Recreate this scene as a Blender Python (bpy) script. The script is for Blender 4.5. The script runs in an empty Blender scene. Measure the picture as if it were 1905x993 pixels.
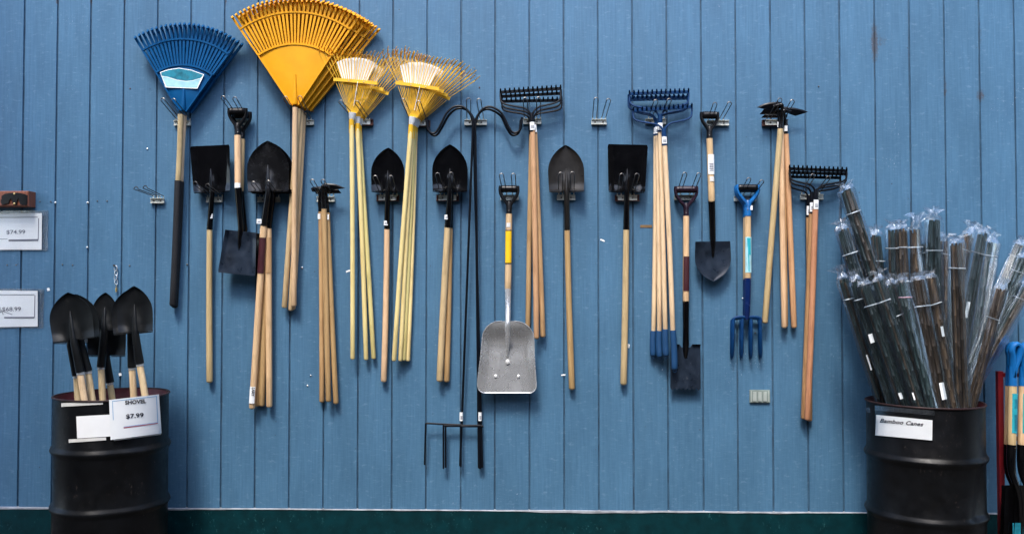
import bpy, math, random
from mathutils import Vector, Matrix
R = math.radians
random.seed(7)
scene = bpy.context.scene
COL = scene.collection

# ------------------------------------------------------------------ camera
CAM = Vector((0.0, -5.0, 1.48))
YAW, PITCH, FPX = R(1.367), R(1.417), 1574.0
cd = bpy.data.cameras.new('camera')
cam = bpy.data.objects.new('camera', cd)
COL.objects.link(cam)
cam.location = CAM
cam.rotation_euler = (R(90) + PITCH, 0, YAW)
cd.sensor_width = 36.0
cd.lens = FPX / 1905.0 * 36.0
cd.clip_end = 2000
scene.camera = cam

# ------------------------------------------------------------------ light
SUN_EL, SUN_AZ = 58.0, -14.0          # degrees; azimuth measured from straight behind the camera, - = left
w = bpy.data.worlds.new('World')
scene.world = w
w.use_nodes = True
nt = w.node_tree
bg = nt.nodes['Background']
sky = nt.nodes.new('ShaderNodeTexSky')
sky.sky_type = 'NISHITA'
sky.sun_disc = False
sky.sun_elevation = R(SUN_EL)
sky.sun_rotation = R(180 - SUN_AZ)
sky.air_density = 1.0
sky.dust_density = 2.2
sky.ozone_density = 1.0
nt.links.new(sky.outputs[0], bg.inputs[0])
bg.inputs[1].default_value = 0.15
sl = bpy.data.lights.new('sun', 'SUN')
sl.energy = 1.0
sl.angle = R(12)
sl.color = (1.0, 0.965, 0.91)
sun = bpy.data.objects.new('sun', sl)
COL.objects.link(sun)
sdir = Vector((math.sin(R(SUN_AZ)) * math.cos(R(SUN_EL)), -math.cos(R(SUN_AZ)) * math.cos(R(SUN_EL)), math.sin(R(SUN_EL))))
sun.rotation_euler = sdir.to_track_quat('Z', 'Y').to_euler()
sun.location = (0, -4, 8)

scene.view_settings.view_transform = 'Standard'
scene.view_settings.look = 'None'
scene.view_settings.gamma = 1.0
scene.view_settings.use_curve_mapping = False
scene.view_settings.exposure = 1.9
scene.render.engine = 'CYCLES'
scene.cycles.use_denoising = True
scene.cycles.max_bounces = 8
scene.cycles.transparent_max_bounces = 40

# ------------------------------------------------------------------ helpers
PX = 5.0 / FPX                         # metres per photo pixel on the wall plane
_f = Vector((-math.sin(YAW) * math.cos(PITCH), math.cos(YAW) * math.cos(PITCH), math.sin(PITCH)))
_r = Vector((math.cos(YAW), math.sin(YAW), 0))
_u = _r.cross(_f)

def ray(x, y):
    return _f + _r * ((x - 952.5) / FPX) - _u * ((y - 496.5) / FPX)

def at(x, y, d=0.0):
    """point d metres in front of the wall, found along the survey direction (x, y)"""
    q = ray(x, y)
    return CAM + q * ((-d - CAM.y) / q.y)

OUT = Vector((0, -1, 0))

class MB:
    def __init__(self):
        self.v = []; self.f = []
    def add(self, vs, fs):
        n = len(self.v)
        self.v += [Vector(p) for p in vs]
        self.f += [tuple(i + n for i in f) for f in fs]
        return self
    def box(self, c, s, rot=None):
        c = Vector(c); hx, hy, hz = s[0] / 2, s[1] / 2, s[2] / 2
        vs = [Vector((x, y, z)) for z in (-hz, hz) for y in (-hy, hy) for x in (-hx, hx)]
        if rot is not None: vs = [rot @ p for p in vs]
        return self.add([p + c for p in vs], [(0, 2, 3, 1), (4, 5, 7, 6), (0, 1, 5, 4), (2, 6, 7, 3), (0, 4, 6, 2), (1, 3, 7, 5)])
    def tube(self, pts, r, n=10, caps=True, flat=1.0, flatdir=None):
        pts = [Vector(p) for p in pts]
        m = len(pts)
        if not isinstance(r, (list, tuple)): r = [r] * m
        tang = []
        for i in range(m):
            a = pts[max(i - 1, 0)]; b = pts[min(i + 1, m - 1)]
            tang.append((b - a).normalized())
        ref = flatdir if flatdir is not None else (OUT if abs(tang[0].dot(OUT)) < 0.9 else Vector((0, 0, 1)))
        base = len(self.v)
        nrm = (ref - tang[0] * ref.dot(tang[0])).normalized()
        for i in range(m):
            t = tang[i]
            nrm = (nrm - t * nrm.dot(t))
            if nrm.length < 1e-6: nrm = t.orthogonal()
            nrm.normalize()
            b = t.cross(nrm)
            for k in range(n):
                a = 2 * math.pi * (k + 0.5) / n
                self.v.append(pts[i] + nrm * (math.cos(a) * r[i] * flat) + b * (math.sin(a) * r[i]))
        for i in range(m - 1):
            for k in range(n):
                k2 = (k + 1) % n
                self.f.append((base + i * n + k, base + i * n + k2, base + (i + 1) * n + k2, base + (i + 1) * n + k))
        if caps:
            self.f.append(tuple(base + k for k in reversed(range(n))))
            self.f.append(tuple(base + (m - 1) * n + k for k in range(n)))
        return self
    def ribbon(self, pts, hw, ht, depth=OUT):
        """rectangular bar: hw half width across, ht half thickness along depth"""
        pts = [Vector(p) for p in pts]; m = len(pts)
        if not isinstance(hw, (list, tuple)): hw = [hw] * m
        if not isinstance(ht, (list, tuple)): ht = [ht] * m
        base = len(self.v)
        side0 = None
        for i in range(m):
            t = (pts[min(i + 1, m - 1)] - pts[max(i - 1, 0)]).normalized()
            s = t.cross(depth)
            if s.length < 0.2 and side0 is not None: s = side0
            s.normalize(); side0 = s
            d = s.cross(t).normalized()
            for (a, b) in ((-1, -1), (1, -1), (1, 1), (-1, 1)):
                self.v.append(pts[i] + s * (a * hw[i]) + d * (b * ht[i]))
        for i in range(m - 1):
            for k in range(4):
                k2 = (k + 1) % 4
                self.f.append((base + i * 4 + k, base + i * 4 + k2, base + (i + 1) * 4 + k2, base + (i + 1) * 4 + k))
        self.f.append((base + 3, base + 2, base + 1, base))
        e = base + (m - 1) * 4
        self.f.append((e, e + 1, e + 2, e + 3))
        return self
    def prism(self, poly, vec):
        poly = [Vector(p) for p in poly]; n = len(poly); vec = Vector(vec)
        fs = [tuple(range(n)), tuple(reversed(range(n, 2 * n)))]
        for i in range(n):
            j = (i + 1) % n
            fs.append((i, i + n, j + n, j))
        return self.add(poly + [p + vec for p in poly], fs)
    def sheet(self, grid, vec):
        """grid[row][col] of points, thickened by vec"""
        a = len(grid); b = len(grid[0]); vec = Vector(vec)
        vs = [p for row in grid for p in row]
        N = a * b
        vs = vs + [p + vec for p in vs]
        fs = []
        for i in range(a - 1):
            for j in range(b - 1):
                q = (i * b + j, i * b + j + 1, (i + 1) * b + j + 1, (i + 1) * b + j)
                fs.append(q); fs.append(tuple(N + k for k in reversed(q)))
        edge = [j for j in range(b)] + [i * b + b - 1 for i in range(1, a)] + [(a - 1) * b + j for j in range(b - 2, -1, -1)] + [i * b for i in range(a - 2, 0, -1)]
        for k in range(len(edge)):
            p, q = edge[k], edge[(k + 1) % len(edge)]
            fs.append((p, p + N, q + N, q))
        return self.add(vs, fs)
    def lathe(self, prof, c, n=64):
        base = len(self.v)
        for (rad, z) in prof:
            for k in range(n):
                a = 2 * math.pi * k / n
                self.v.append(Vector((c[0] + math.cos(a) * rad, c[1] + math.sin(a) * rad, z)))
        for i in range(len(prof) - 1):
            for k in range(n):
                k2 = (k + 1) % n
                self.f.append((base + i * n + k, base + i * n + k2, base + (i + 1) * n + k2, base + (i + 1) * n + k))
        return self
    def ball(self, c, r, n=8, m=5, s=(1, 1, 1)):
        c = Vector(c); base = len(self.v)
        for i in range(m + 1):
            ph = math.pi * i / m
            for k in range(n):
                a = 2 * math.pi * k / n
                self.v.append(c + Vector((r * s[0] * math.sin(ph) * math.cos(a), r * s[1] * math.sin(ph) * math.sin(a), r * s[2] * math.cos(ph))))
        for i in range(m):
            for k in range(n):
                k2 = (k + 1) % n
                self.f.append((base + i * n + k, base + (i + 1) * n + k, base + (i + 1) * n + k2, base + i * n + k2))
        return self
    def build(self, name, mat, parent=None, smooth=True, angle=38, kind=None):
        off = Vector((0, 0, 0))
        p = parent
        while p is not None:
            off += p.location; p = p.parent
        me = bpy.data.meshes.new(name)
        me.from_pydata([v - off for v in self.v], [], self.f)
        me.validate()
        import bmesh as _b
        bm = _b.new(); bm.from_mesh(me)
        _b.ops.recalc_face_normals(bm, faces=bm.faces)
        bm.to_mesh(me); bm.free()
        me.materials.append(mat)
        if smooth:
            for q in me.polygons: q.use_smooth = True
            me.set_sharp_from_angle(angle=R(angle))
        o = bpy.data.objects.new(name, me)
        COL.objects.link(o)
        if parent is not None: o.parent = parent
        if kind: o['kind'] = kind
        return o

def thing(name, label, cat, loc, group=None):
    o = bpy.data.objects.new(name, None)
    o.empty_display_size = 0.05
    COL.objects.link(o)
    o.location = loc
    o['label'] = label; o['category'] = cat
    if group: o['group'] = group
    return o

class Fr:
    """local frame of a tool: v runs in photo pixels from A to B, u across, extra depth in metres"""
    def __init__(s, ax, ay, bx, by, da, db):
        s.a = (ax, ay); L = math.hypot(bx - ax, by - ay); s.L = L
        s.t = ((bx - ax) / L, (by - ay) / L); s.da, s.db = da, db
    def p(s, v, u=0.0, dd=0.0):
        x = s.a[0] + s.t[0] * v - s.t[1] * u
        y = s.a[1] + s.t[1] * v + s.t[0] * u
        return at(x, y, s.da + (s.db - s.da) * v / s.L + dd)

def smooth01(x):
    x = max(0.0, min(1.0, x)); return x * x * (3 - 2 * x)

def catmull(pts, k=6):
    pts = [Vector(p) for p in pts]
    out = []
    for i in range(len(pts) - 1):
        p0 = pts[max(i - 1, 0)]; p1 = pts[i]; p2 = pts[i + 1]; p3 = pts[min(i + 2, len(pts) - 1)]
        for j in range(k):
            t = j / k
            out.append(0.5 * ((2 * p1) + (p2 - p0) * t + (2 * p0 - 5 * p1 + 4 * p2 - p3) * t * t + (3 * p1 - p0 - 3 * p2 + p3) * t ** 3))
    out.append(pts[-1])
    return out

# ------------------------------------------------------------------ materials
MATS = {}
class NT:
    def __init__(s, name):
        s.m = bpy.data.materials.new(name); s.m.use_nodes = True
        s.t = s.m.node_tree; s.b = s.t.nodes['Principled BSDF']
        MATS[name] = s.m
    def n(s, typ, **kw):
        o = s.t.nodes.new(typ)
        for k, v in kw.items(): setattr(o, k, v)
        return o
    def l(s, a, b): s.t.links.new(a, b)
    def pos(s, scale=(1, 1, 1), loc=(0, 0, 0), obj=False):
        g = s.n('ShaderNodeTexCoord').outputs['Object'] if obj else s.n('ShaderNodeNewGeometry').outputs['Position']
        mp = s.n('ShaderNodeMapping'); mp.inputs['Scale'].default_value = scale; mp.inputs['Location'].default_value = loc
        s.l(g, mp.inputs['Vector']); return mp.outputs[0]
    def noise(s, vec, scale=5, detail=4, rough=0.55):
        o = s.n('ShaderNodeTexNoise'); o.inputs['Scale'].default_value = scale; o.inputs['Detail'].default_value = detail; o.inputs['Roughness'].default_value = rough
        s.l(vec, o.inputs['Vector']); return o.outputs[0]
    def ramp(s, fac, stops):
        o = s.n('ShaderNodeValToRGB'); e = o.color_ramp.elements
        while len(e) < len(stops): e.new(0.5)
        for el, (p, c) in zip(e, stops):
            el.position = p; el.color = (c[0], c[1], c[2], 1) if isinstance(c, (tuple, list)) else (c, c, c, 1)
        s.l(fac, o.inputs[0]); return o.outputs[0]
    def mix(s, fac, a, b, typ='MIX'):
        o = s.n('ShaderNodeMix', data_type='RGBA', blend_type=typ)
        for sock, v in ((o.inputs[0], fac), (o.inputs[6], a), (o.inputs[7], b)):
            if hasattr(v, 'node'): s.l(v, sock)
            elif isinstance(v, (tuple, list)): sock.default_value = (v[0], v[1], v[2], 1)
            else: sock.default_value = v
        return o.outputs[2]
    def math(s, op, a, b=0.0, c=None, clamp=False):
        o = s.n('ShaderNodeMath', operation=op); o.use_clamp = clamp
        for i, v in enumerate((a, b) if c is None else (a, b, c)):
            if hasattr(v, 'node'): s.l(v, o.inputs[i])
            else: o.inputs[i].default_value = v
        return o.outputs[0]
    def rnd(s): return s.n('ShaderNodeObjectInfo').outputs['Random']
    def bump(s, h, strength=0.2, dist=0.002):
        o = s.n('ShaderNodeBump'); o.inputs['Strength'].default_value = strength; o.inputs['Distance'].default_value = dist
        s.l(h, o.inputs['Height']); s.l(o.outputs[0], s.b.inputs['Normal'])
    def col(s, c): 
        if hasattr(c, 'node'): s.l(c, s.b.inputs['Base Color'])
        else: s.b.inputs['Base Color'].default_value = (c[0], c[1], c[2], 1)
    def rough(s, r):
        if hasattr(r, 'node'): s.l(r, s.b.inputs['Roughness'])
        else: s.b.inputs['Roughness'].default_value = r
    def metal(s, r): s.b.inputs['Metallic'].default_value = r

def paint(name, c, rough=0.4, metal=0.0, var=0.15, scuff=None, spec=0.5, bump=0.05, nscale=14):
    k = NT(name)
    v = k.noise(k.pos(), nscale, 5)
    lo = tuple(x * (1 - var) for x in c); hi = tuple(min(1, x * (1 + var)) for x in c)
    colr = k.ramp(v, [(0.3, lo), (0.7, hi)])
    if scuff:
        v2 = k.noise(k.pos((1, 1, 0.6)), 70, 6, 0.7)
        v3 = k.noise(k.pos(), 6, 2)
        msk = k.math('MULTIPLY', k.ramp(v2, [(0.60, 0.0), (0.70, 1.0)]), k.ramp(v3, [(0.45, 0.0), (0.65, 1.0)]))
        colr = k.mix(k.math('MULTIPLY', msk, scuff[1]), colr, scuff[0])
    k.col(colr)
    k.rough(k.ramp(k.noise(k.pos(), 22, 4), [(0.3, max(0, rough - 0.07)), (0.75, min(1, rough + 0.10))]))
    k.metal(metal)
    k.b.inputs['Specular IOR Level'].default_value = spec
    if bump: k.bump(k.noise(k.pos(), 160, 3), bump, 0.001)
    return k.m

def wood(name, light, dark, rough=0.5, red=0.0):
    k = NT(name)
    rn = k.rnd()
    cx = k.n('ShaderNodeCombineXYZ'); k.l(k.math('MULTIPLY', rn, 37.0), cx.inputs[0]); k.l(k.math('MULTIPLY', rn, 11.0), cx.inputs[2])
    va = k.n('ShaderNodeVectorMath', operation='ADD'); k.l(k.pos((55, 55, 2.2)), va.inputs[0]); k.l(cx.outputs[0], va.inputs[1])
    g = k.noise(va.outputs[0], 1.6, 6, 0.65)
    vb = k.n('ShaderNodeVectorMath', operation='ADD'); k.l(k.pos((220, 220, 5)), vb.inputs[0]); k.l(cx.outputs[0], vb.inputs[1])
    g2 = k.noise(vb.outputs[0], 1.5, 3, 0.6)
    c = k.ramp(g, [(0.28, dark), (0.50, light), (0.8, tuple(min(1, x * 1.12) for x in light))])
    c = k.mix(k.math('MULTIPLY', k.ramp(g2, [(0.48, 0.0), (0.70, 1.0)]), 0.55), c, dark)
    dirt = k.noise(k.pos((6, 6, 3)), 3.0, 5)
    c = k.mix(k.ramp(dirt, [(0.55, 0.0), (0.85, 0.55)]), c, tuple(x * 0.55 for x in dark))
    hs = k.n('ShaderNodeHueSaturation'); k.l(c, hs.inputs['Color'])
    k.l(k.math('MULTIPLY_ADD', rn, 0.40, 0.76), hs.inputs['Value'])
    k.l(k.math('MULTIPLY_ADD', rn, -0.03, 0.515), hs.inputs['Hue'])
    k.col(hs.outputs[0]); k.rough(rough)
    k.bump(g2, 0.12, 0.001)
    return k.m

M = {}
# blue painted siding --------------------------------------------------------
def siding(name, groove=False):
    k = NT(name)
    rn = k.rnd()
    base = (0.057, 0.149, 0.253)
    n1 = k.noise(k.pos((3.0, 1, 0.9)), 2.0, 6, 0.62)
    n2 = k.noise(k.pos((60, 1, 2.5)), 1.5, 6, 0.65)       # vertical grain
    n3 = k.noise(k.pos((9, 1, 160)), 2.0, 4, 0.7)          # rough sawn marks
    c = k.ramp(n1, [(0.25, tuple(x * 0.80 for x in base)), (0.75, tuple(x * 1.16 for x in base))])
    c = k.mix(k.ramp(n2, [(0.40, 0.0), (0.72, 0.75)]), c, (0.034, 0.102, 0.190))
    c = k.mix(k.ramp(n3, [(0.48, 0.0), (0.72, 0.40)]), c, (0.100, 0.208, 0.320))
    hs = k.n('ShaderNodeHueSaturation'); k.l(c, hs.inputs['Color'])
    k.l(k.math('MULTIPLY_ADD', rn, 0.07, 0.965), hs.inputs['Value']); c = hs.outputs[0]
    # chipped paint, pale specks in patches
    sp = k.noise(k.pos((1, 1, 0.55)), 95, 5, 0.75)
    pt = k.noise(k.pos((1.6, 1, 1.1), (3.1, 0, 1.7)), 1.9, 3)
    for (px, py, sx, sz) in ((175, 55, 0.02, 0.10), (165, 250, 0.07, 0.05), (380, 225, 0.06, 0.06), (546, 250, 0.05, 0.05), (1680, 320, 0.09, 0.05), (1775, 320, 0.12, 0.06), (1545, 300, 0.10, 0.05), (1085, 345, 0.04, 0.12), (560, 340, 0.05, 0.05), (60, 15, 0.10, 0.05), (880, 900, 0.05, 0.06), (985, 835, 0.04, 0.06), (450, 690, 0.05, 0.05), (1890, 310, 0.05, 0.05), (375, 470, 0.06, 0.04), (640, 640, 0.05, 0.08)):
        q = at(px, py)
        ln = k.n('ShaderNodeVectorMath', operation='LENGTH'); k.l(k.pos((1 / sx, 0.0, 1 / sz), (-q.x / sx, 0, -q.z / sz)), ln.inputs[0])
        pt = k.math('MAXIMUM', pt, k.math('MULTIPLY', k.math('SUBTRACT', 1.2, ln.outputs['Value'], clamp=True), 0.66))
    chip = k.math('MULTIPLY', k.ramp(sp, [(0.615, 0.0), (0.655, 1.0)]), k.ramp(pt, [(0.60, 0.0), (0.68, 1.0)]))
    c = k.mix(k.math('MULTIPLY', chip, 0.6), c, (0.55, 0.64, 0.72))
    # pale scuffs
    sc = k.noise(k.pos((2.2, 1, 5)), 9, 6, 0.72)
    c = k.mix(k.ramp(sc, [(0.56, 0.0), (0.76, 0.5)]), c, (0.19, 0.31, 0.43))
    # dark dots (old nail holes, knots)
    vo = k.n('ShaderNodeTexVoronoi'); vo.inputs['Scale'].default_value = 7.0
    k.l(k.pos((1, 0.01, 1)), vo.inputs['Vector'])
    c = k.mix(k.math('MULTIPLY', k.ramp(vo.outputs['Distance'], [(0.018, 1.0), (0.034, 0.0)]), 0.75), c, (0.03, 0.035, 0.05))
    # rust and lifted paint round old fixings
    rs = None
    for (px, py, sx, sz, amt) in ((1627, 80, 0.035, 0.19, 1.0), (1640, 76, 0.07, 0.085, 0.62), (1824, 178, 0.04, 0.055, 0.9), (1824, 60, 0.014, 0.26, 0.6), (1759, 165, 0.014, 0.11, 0.8), (1691, 100, 0.014, 0.07, 0.7), (1563, 395, 0.016, 0.13, 0.85), (1190, 420, 0.03, 0.03, 0.4), (106, 2, .012, .04, .9), (169, 2, .012, .04, .9), (232, 2, .012, .04, .9), (295, 2, .012, .03, .7), (420, 2, .012, .04, .9)):
        q = at(px, py)
        mp = k.pos((1 / sx, 0.0, 1 / sz), (-q.x / sx, 0, -q.z / sz))
        ln = k.n('ShaderNodeVectorMath', operation='LENGTH'); k.l(mp, ln.inputs[0])
        d = k.math('MULTIPLY', k.math('SUBTRACT', 1.25, ln.outputs['Value'], clamp=True), amt)
        rs = d if rs is None else k.math('MAXIMUM', rs, d)
    rn2 = k.noise(k.pos((1, 1, 0.6)), 70, 6, 0.8)
    rm = k.ramp(k.math('ADD', k.math('MULTIPLY', rs, 0.55), rn2), [(0.80, 0.0), (1.0, 0.9)])
    c = k.mix(k.math('MULTIPLY', rm, 0.75), c, (0.062, 0.045, 0.040))
    if groove:
        gd = k.noise(k.pos((1, 1, 0.5)), 14, 5, 0.7)
        c = k.mix(k.ramp(gd, [(0.40, 0.25), (0.7, 0.75)]), c, (0.018, 0.022, 0.035))
    k.col(c)
    k.rough(k.ramp(n1, [(0.3, 0.52), (0.8, 0.66)]))
    k.b.inputs['Specular IOR Level'].default_value = 0.35
    h = k.math('ADD', k.math('MULTIPLY', n3, 0.6), k.math('MULTIPLY', n2, 0.8))
    k.bump(h, 0.42, 0.0022)
    return k.m
M['siding'] = siding('blue_siding_paint')
M['groove'] = siding('blue_siding_groove', True)
M['green'] = paint('dark_green_paint', (0.0005, 0.022, 0.028), 0.6, 0, 0.3, ((0.08, 0.30, 0.32), 0.4), 0.12)
M['strip'] = paint('white_strip_paint', (0.24, 0.26, 0.29), 0.55, 0, 0.4, ((0.10, 0.11, 0.13), 0.9))
M['ground'] = None
M['nailhead'] = paint('painted_nail_head', (0.035, 0.075, 0.125), 0.5, 0, 0.4)
k = NT('ground_concrete')
c = k.ramp(k.noise(k.pos(), 1.3, 8, 0.65), [(0.3, (0.034, 0.032, 0.029)), (0.7, (0.065, 0.06, 0.053))])
c = k.mix(k.ramp(k.noise(k.pos(), 120, 3), [(0.4, 0.0), (0.8, 0.4)]), c, (0.05, 0.05, 0.05))
k.col(c); k.rough(0.9); k.bump(k.noise(k.pos(), 90, 5), 0.4, 0.004)
M['ground'] = k.m
M['shade_blocker'] = paint('shade_blocker_paint', (0.05, 0.048, 0.045), 0.8, 0, 0.25)  # surface of the added out-of-view walls that block sky light
# metals and plastics
M['black'] = paint('black_gloss_paint', (0.002, 0.002, 0.0025), 0.14, 0, 0.3, None, 0.4, 0.02)
M['black2'] = paint('black_satin_paint', (0.0035, 0.0035, 0.004), 0.24, 0, 0.3, ((0.06, 0.05, 0.045), 0.3), 0.4, 0.03)
M['sheenblack'] = paint('dusty_steel_painted_sheen', (0.010, 0.017, 0.030), 0.32, 0, 0.5, ((0.10, 0.11, 0.13), 0.7), 0.45, 0.06, 11)  # black blades: bluish sky sheen put into the base colour, plus dust scuffs
M['blackm'] = paint('black_matte_coating', (0.004, 0.005, 0.006), 0.40, 0, 0.3, ((0.08, 0.08, 0.08), 0.15), 0.3, 0.03)
M['bronze'] = paint('brown_black_steel', (0.014, 0.0125, 0.011), 0.34, 0.3, 0.35, ((0.12, 0.10, 0.08), 0.4), 0.5, 0.05)
M['rodblack'] = paint('black_powder_coat', (0.002, 0.003, 0.006), 0.36, 0, 0.2, None, 0.25)
M['blueplastic'] = paint('blue_plastic', (0.0005, 0.066, 0.190), 0.45, 0, 0.12, None, 0.15)
M['bluepaint'] = paint('blue_tool_paint', (0.002, 0.030, 0.105), 0.42, 0, 0.2, ((0.2, 0.25, 0.3), 0.15), 0.2)
M['bluegrip'] = paint('blue_vinyl_grip', (0.006, 0.05, 0.14), 0.55, 0, 0.1)
M['bluebright'] = paint('bright_blue_plastic', (0.004, 0.110, 0.34), 0.38, 0, 0.1)
M['navy'] = paint('navy_gloss_paint', (0.004, 0.016, 0.085), 0.22, 0, 0.2)
M['yellowplastic'] = paint('orange_yellow_plastic', (0.66, 0.30, 0.005), 0.45, 0, 0.07, None, 0.2)
M['yellowwire'] = paint('yellow_enamel_wire', (0.76, 0.44, 0.028), 0.42, 0, 0.15, None, 0.3)
M['purple'] = paint('dark_maroon_plastic', (0.014, 0.004, 0.012), 0.30, 0, 0.15)
M['foam'] = paint('black_foam_grip', (0.004, 0.005, 0.008), 0.7, 0, 0.15)
M['blackplastic'] = paint('black_plastic', (0.004, 0.004, 0.005), 0.34, 0, 0.2, None, 0.3)
M['zinc'] = paint('zinc_plate', (0.66, 0.68, 0.62), 0.36, 0.35, 0.25, ((0.22, 0.2, 0.17), 0.7))
M['wire'] = paint('steel_wire', (0.12, 0.115, 0.11), 0.34, 0.8, 0.2)
M['screw'] = paint('dull_screw_steel', (0.16, 0.15, 0.14), 0.4, 0.8, 0.2)
M['rust'] = paint('rusty_channel', (0.085, 0.030, 0.020), 0.65, 0.2, 0.35, ((0.25, 0.18, 0.14), 0.4))
M['ferrule'] = paint('bright_ferrule', (0.72, 0.73, 0.74), 0.3, 0.7, 0.15)
M['rakesocket'] = paint('galvanised_rake_socket', (0.80, 0.84, 0.86), 0.38, 0.45, 0.15, ((0.3, 0.32, 0.34), 0.8))
k = NT('scoop_aluminium')
n1 = k.noise(k.pos((1, 1, 1)), 10, 6, 0.7)
c = k.ramp(n1, [(0.3, (0.62, 0.64, 0.65)), (0.75, (0.82, 0.84, 0.86))])
c = k.mix(k.ramp(k.noise(k.pos((3, 3, 1)), 20, 5, 0.7), [(0.6, 0.0), (0.85, 0.3)]), c, (0.40, 0.40, 0.39))
k.col(c); k.metal(0.76); k.rough(k.ramp(k.noise(k.pos(), 9, 3), [(0.3, 0.20), (0.7, 0.34)])); k.bump(k.noise(k.pos(), 240, 3), 0.15, 0.001)
M['alu'] = k.m
M['rivet'] = paint('bright_rivet', (0.75, 0.77, 0.78), 0.35, 0.3, 0.05)
M['ash'] = wood('ash_wood', (0.62, 0.45, 0.245), (0.42, 0.265, 0.125))
M['palewood'] = wood('pale_ash_wood', (0.68, 0.53, 0.32), (0.46, 0.31, 0.16))
M['pinkwood'] = wood('pinkish_beech_wood', (0.62, 0.45, 0.255), (0.43, 0.275, 0.14))
M['yellowwood'] = wood('lacquered_yellow_wood', (0.80, 0.67, 0.31), (0.64, 0.48, 0.18), 0.38)
M['brownwood'] = wood('reddish_brown_wood', (0.54, 0.33, 0.17), (0.33, 0.16, 0.072))
M['redwood'] = wood('orange_brown_wood', (0.46, 0.235, 0.115), (0.25, 0.105, 0.048))
M['tanwood'] = wood('tan_wood', (0.55, 0.335, 0.165), (0.36, 0.185, 0.08))
M['block'] = wood('redwood_block', (0.25, 0.085, 0.038), (0.12, 0.04, 0.02))
M['paper'] = paint('white_paper', (0.80, 0.83, 0.84), 0.6, 0, 0.02, None, 0.4, 0.04)
M['oldtape'] = paint('white_tape', (0.62, 0.62, 0.60), 0.55, 0, 0.08, ((0.3, 0.29, 0.27), 0.6))
M['card'] = paint('white_card', (0.82, 0.84, 0.85), 0.5, 0, 0.03)
M['ink'] = paint('black_ink', (0.012, 0.012, 0.022), 0.6, 0, 0.1, None, 0.3, 0)
M['greyink'] = paint('grey_print', (0.14, 0.15, 0.19), 0.6, 0, 0.1, None, 0.3, 0)
M['redink'] = paint('red_print', (0.42, 0.03, 0.06), 0.6, 0, 0.05, None, 0.3, 0)
M['blueink'] = paint('light_blue_print', (0.10, 0.33, 0.60), 0.6, 0, 0.05, None, 0.3, 0)
M['maroon'] = paint('maroon_label', (0.045, 0.009, 0.014), 0.45, 0, 0.15)
M['yellowlabel'] = paint('yellow_label', (0.80, 0.50, 0.012), 0.45, 0, 0.1)
M['teal'] = paint('teal_label', (0.02, 0.34, 0.42), 0.4, 0, 0.1)
M['tealdark'] = paint('dark_teal_label', (0.01, 0.17, 0.24), 0.4, 0, 0.45, None, 0.5, 0, 26)
M['tealpale'] = paint('pale_teal_label', (0.34, 0.60, 0.66), 0.35, 0, 0.2, None, 0.5, 0, 20)
M['drum'] = paint('black_drum_paint', (0.003, 0.0035, 0.0045), 0.40, 0, 0.6, ((0.075, 0.062, 0.055), 0.6), 0.22, 0.15, 9)
M['drumred'] = paint('maroon_drum_lining', (0.085, 0.012, 0.018), 0.55, 0, 0.3, ((0.05, 0.03, 0.02), 0.6))
M['drumrim'] = paint('worn_drum_rim', (0.022, 0.010, 0.010), 0.5, 0.1, 0.6, ((0.11, 0.055, 0.04), 0.8), 0.3, 0.2, 25)
M['redframe'] = paint('dark_red_frame_paint', (0.11, 0.005, 0.009), 0.4, 0, 0.2)
M['brass'] = paint('brass', (0.70, 0.52, 0.22), 0.3, 0.8, 0.1)
M['chain'] = paint('galvanised_chain', (0.70, 0.74, 0.76), 0.28, 0.7, 0.1)
M['ventgrey'] = paint('grey_green_plastic', (0.20, 0.25, 0.235), 0.6, 0, 0.2, ((0.08, 0.09, 0.09), 0.7))
M['ventslot'] = paint('pale_plastic_slot', (0.35, 0.40, 0.38), 0.5, 0, 0.15)
M['tape'] = paint('brown_tape', (0.19, 0.115, 0.05), 0.5, 0, 0.3)
M['tie'] = paint('white_plastic_tie', (0.42, 0.47, 0.51), 0.4, 0, 0.08)
M['tiepink'] = paint('pale_pink_tie', (0.42, 0.27, 0.32), 0.45, 0, 0.08)
# bamboo
def cane_mat(name, dk, lt, dk2, lt2, cut):
    k = NT(name)
    rn = k.rnd()
    g = k.noise(k.pos((40, 40, 5)), 1.6, 5, 0.7)
    ca = k.ramp(g, [(0.32, dk), (0.68, lt)]); cb = k.ramp(g, [(0.32, dk2), (0.68, lt2)])
    k.col(k.mix(k.ramp(rn, [(cut, 0.0), (cut + 0.04, 1.0)]), ca, cb)); k.rough(0.38); k.bump(g, 0.2, 0.001)
    return k.m
GD, GL, BD, BL_ = (0.004, 0.012, 0.013), (0.022, 0.045, 0.047), (0.018, 0.014, 0.010), (0.085, 0.062, 0.042)
M['cane_green'] = cane_mat('green_bamboo_cane', GD, GL, BD, BL_, 0.88)
M['cane_mixed'] = cane_mat('mixed_bamboo_cane', GD, GL, BD, BL_, 0.78)
M['cane_brown'] = cane_mat('brown_bamboo_cane', (0.012, 0.008, 0.005), (0.05, 0.03, 0.015), BD, (0.13, 0.082, 0.044), 0.50)
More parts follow.
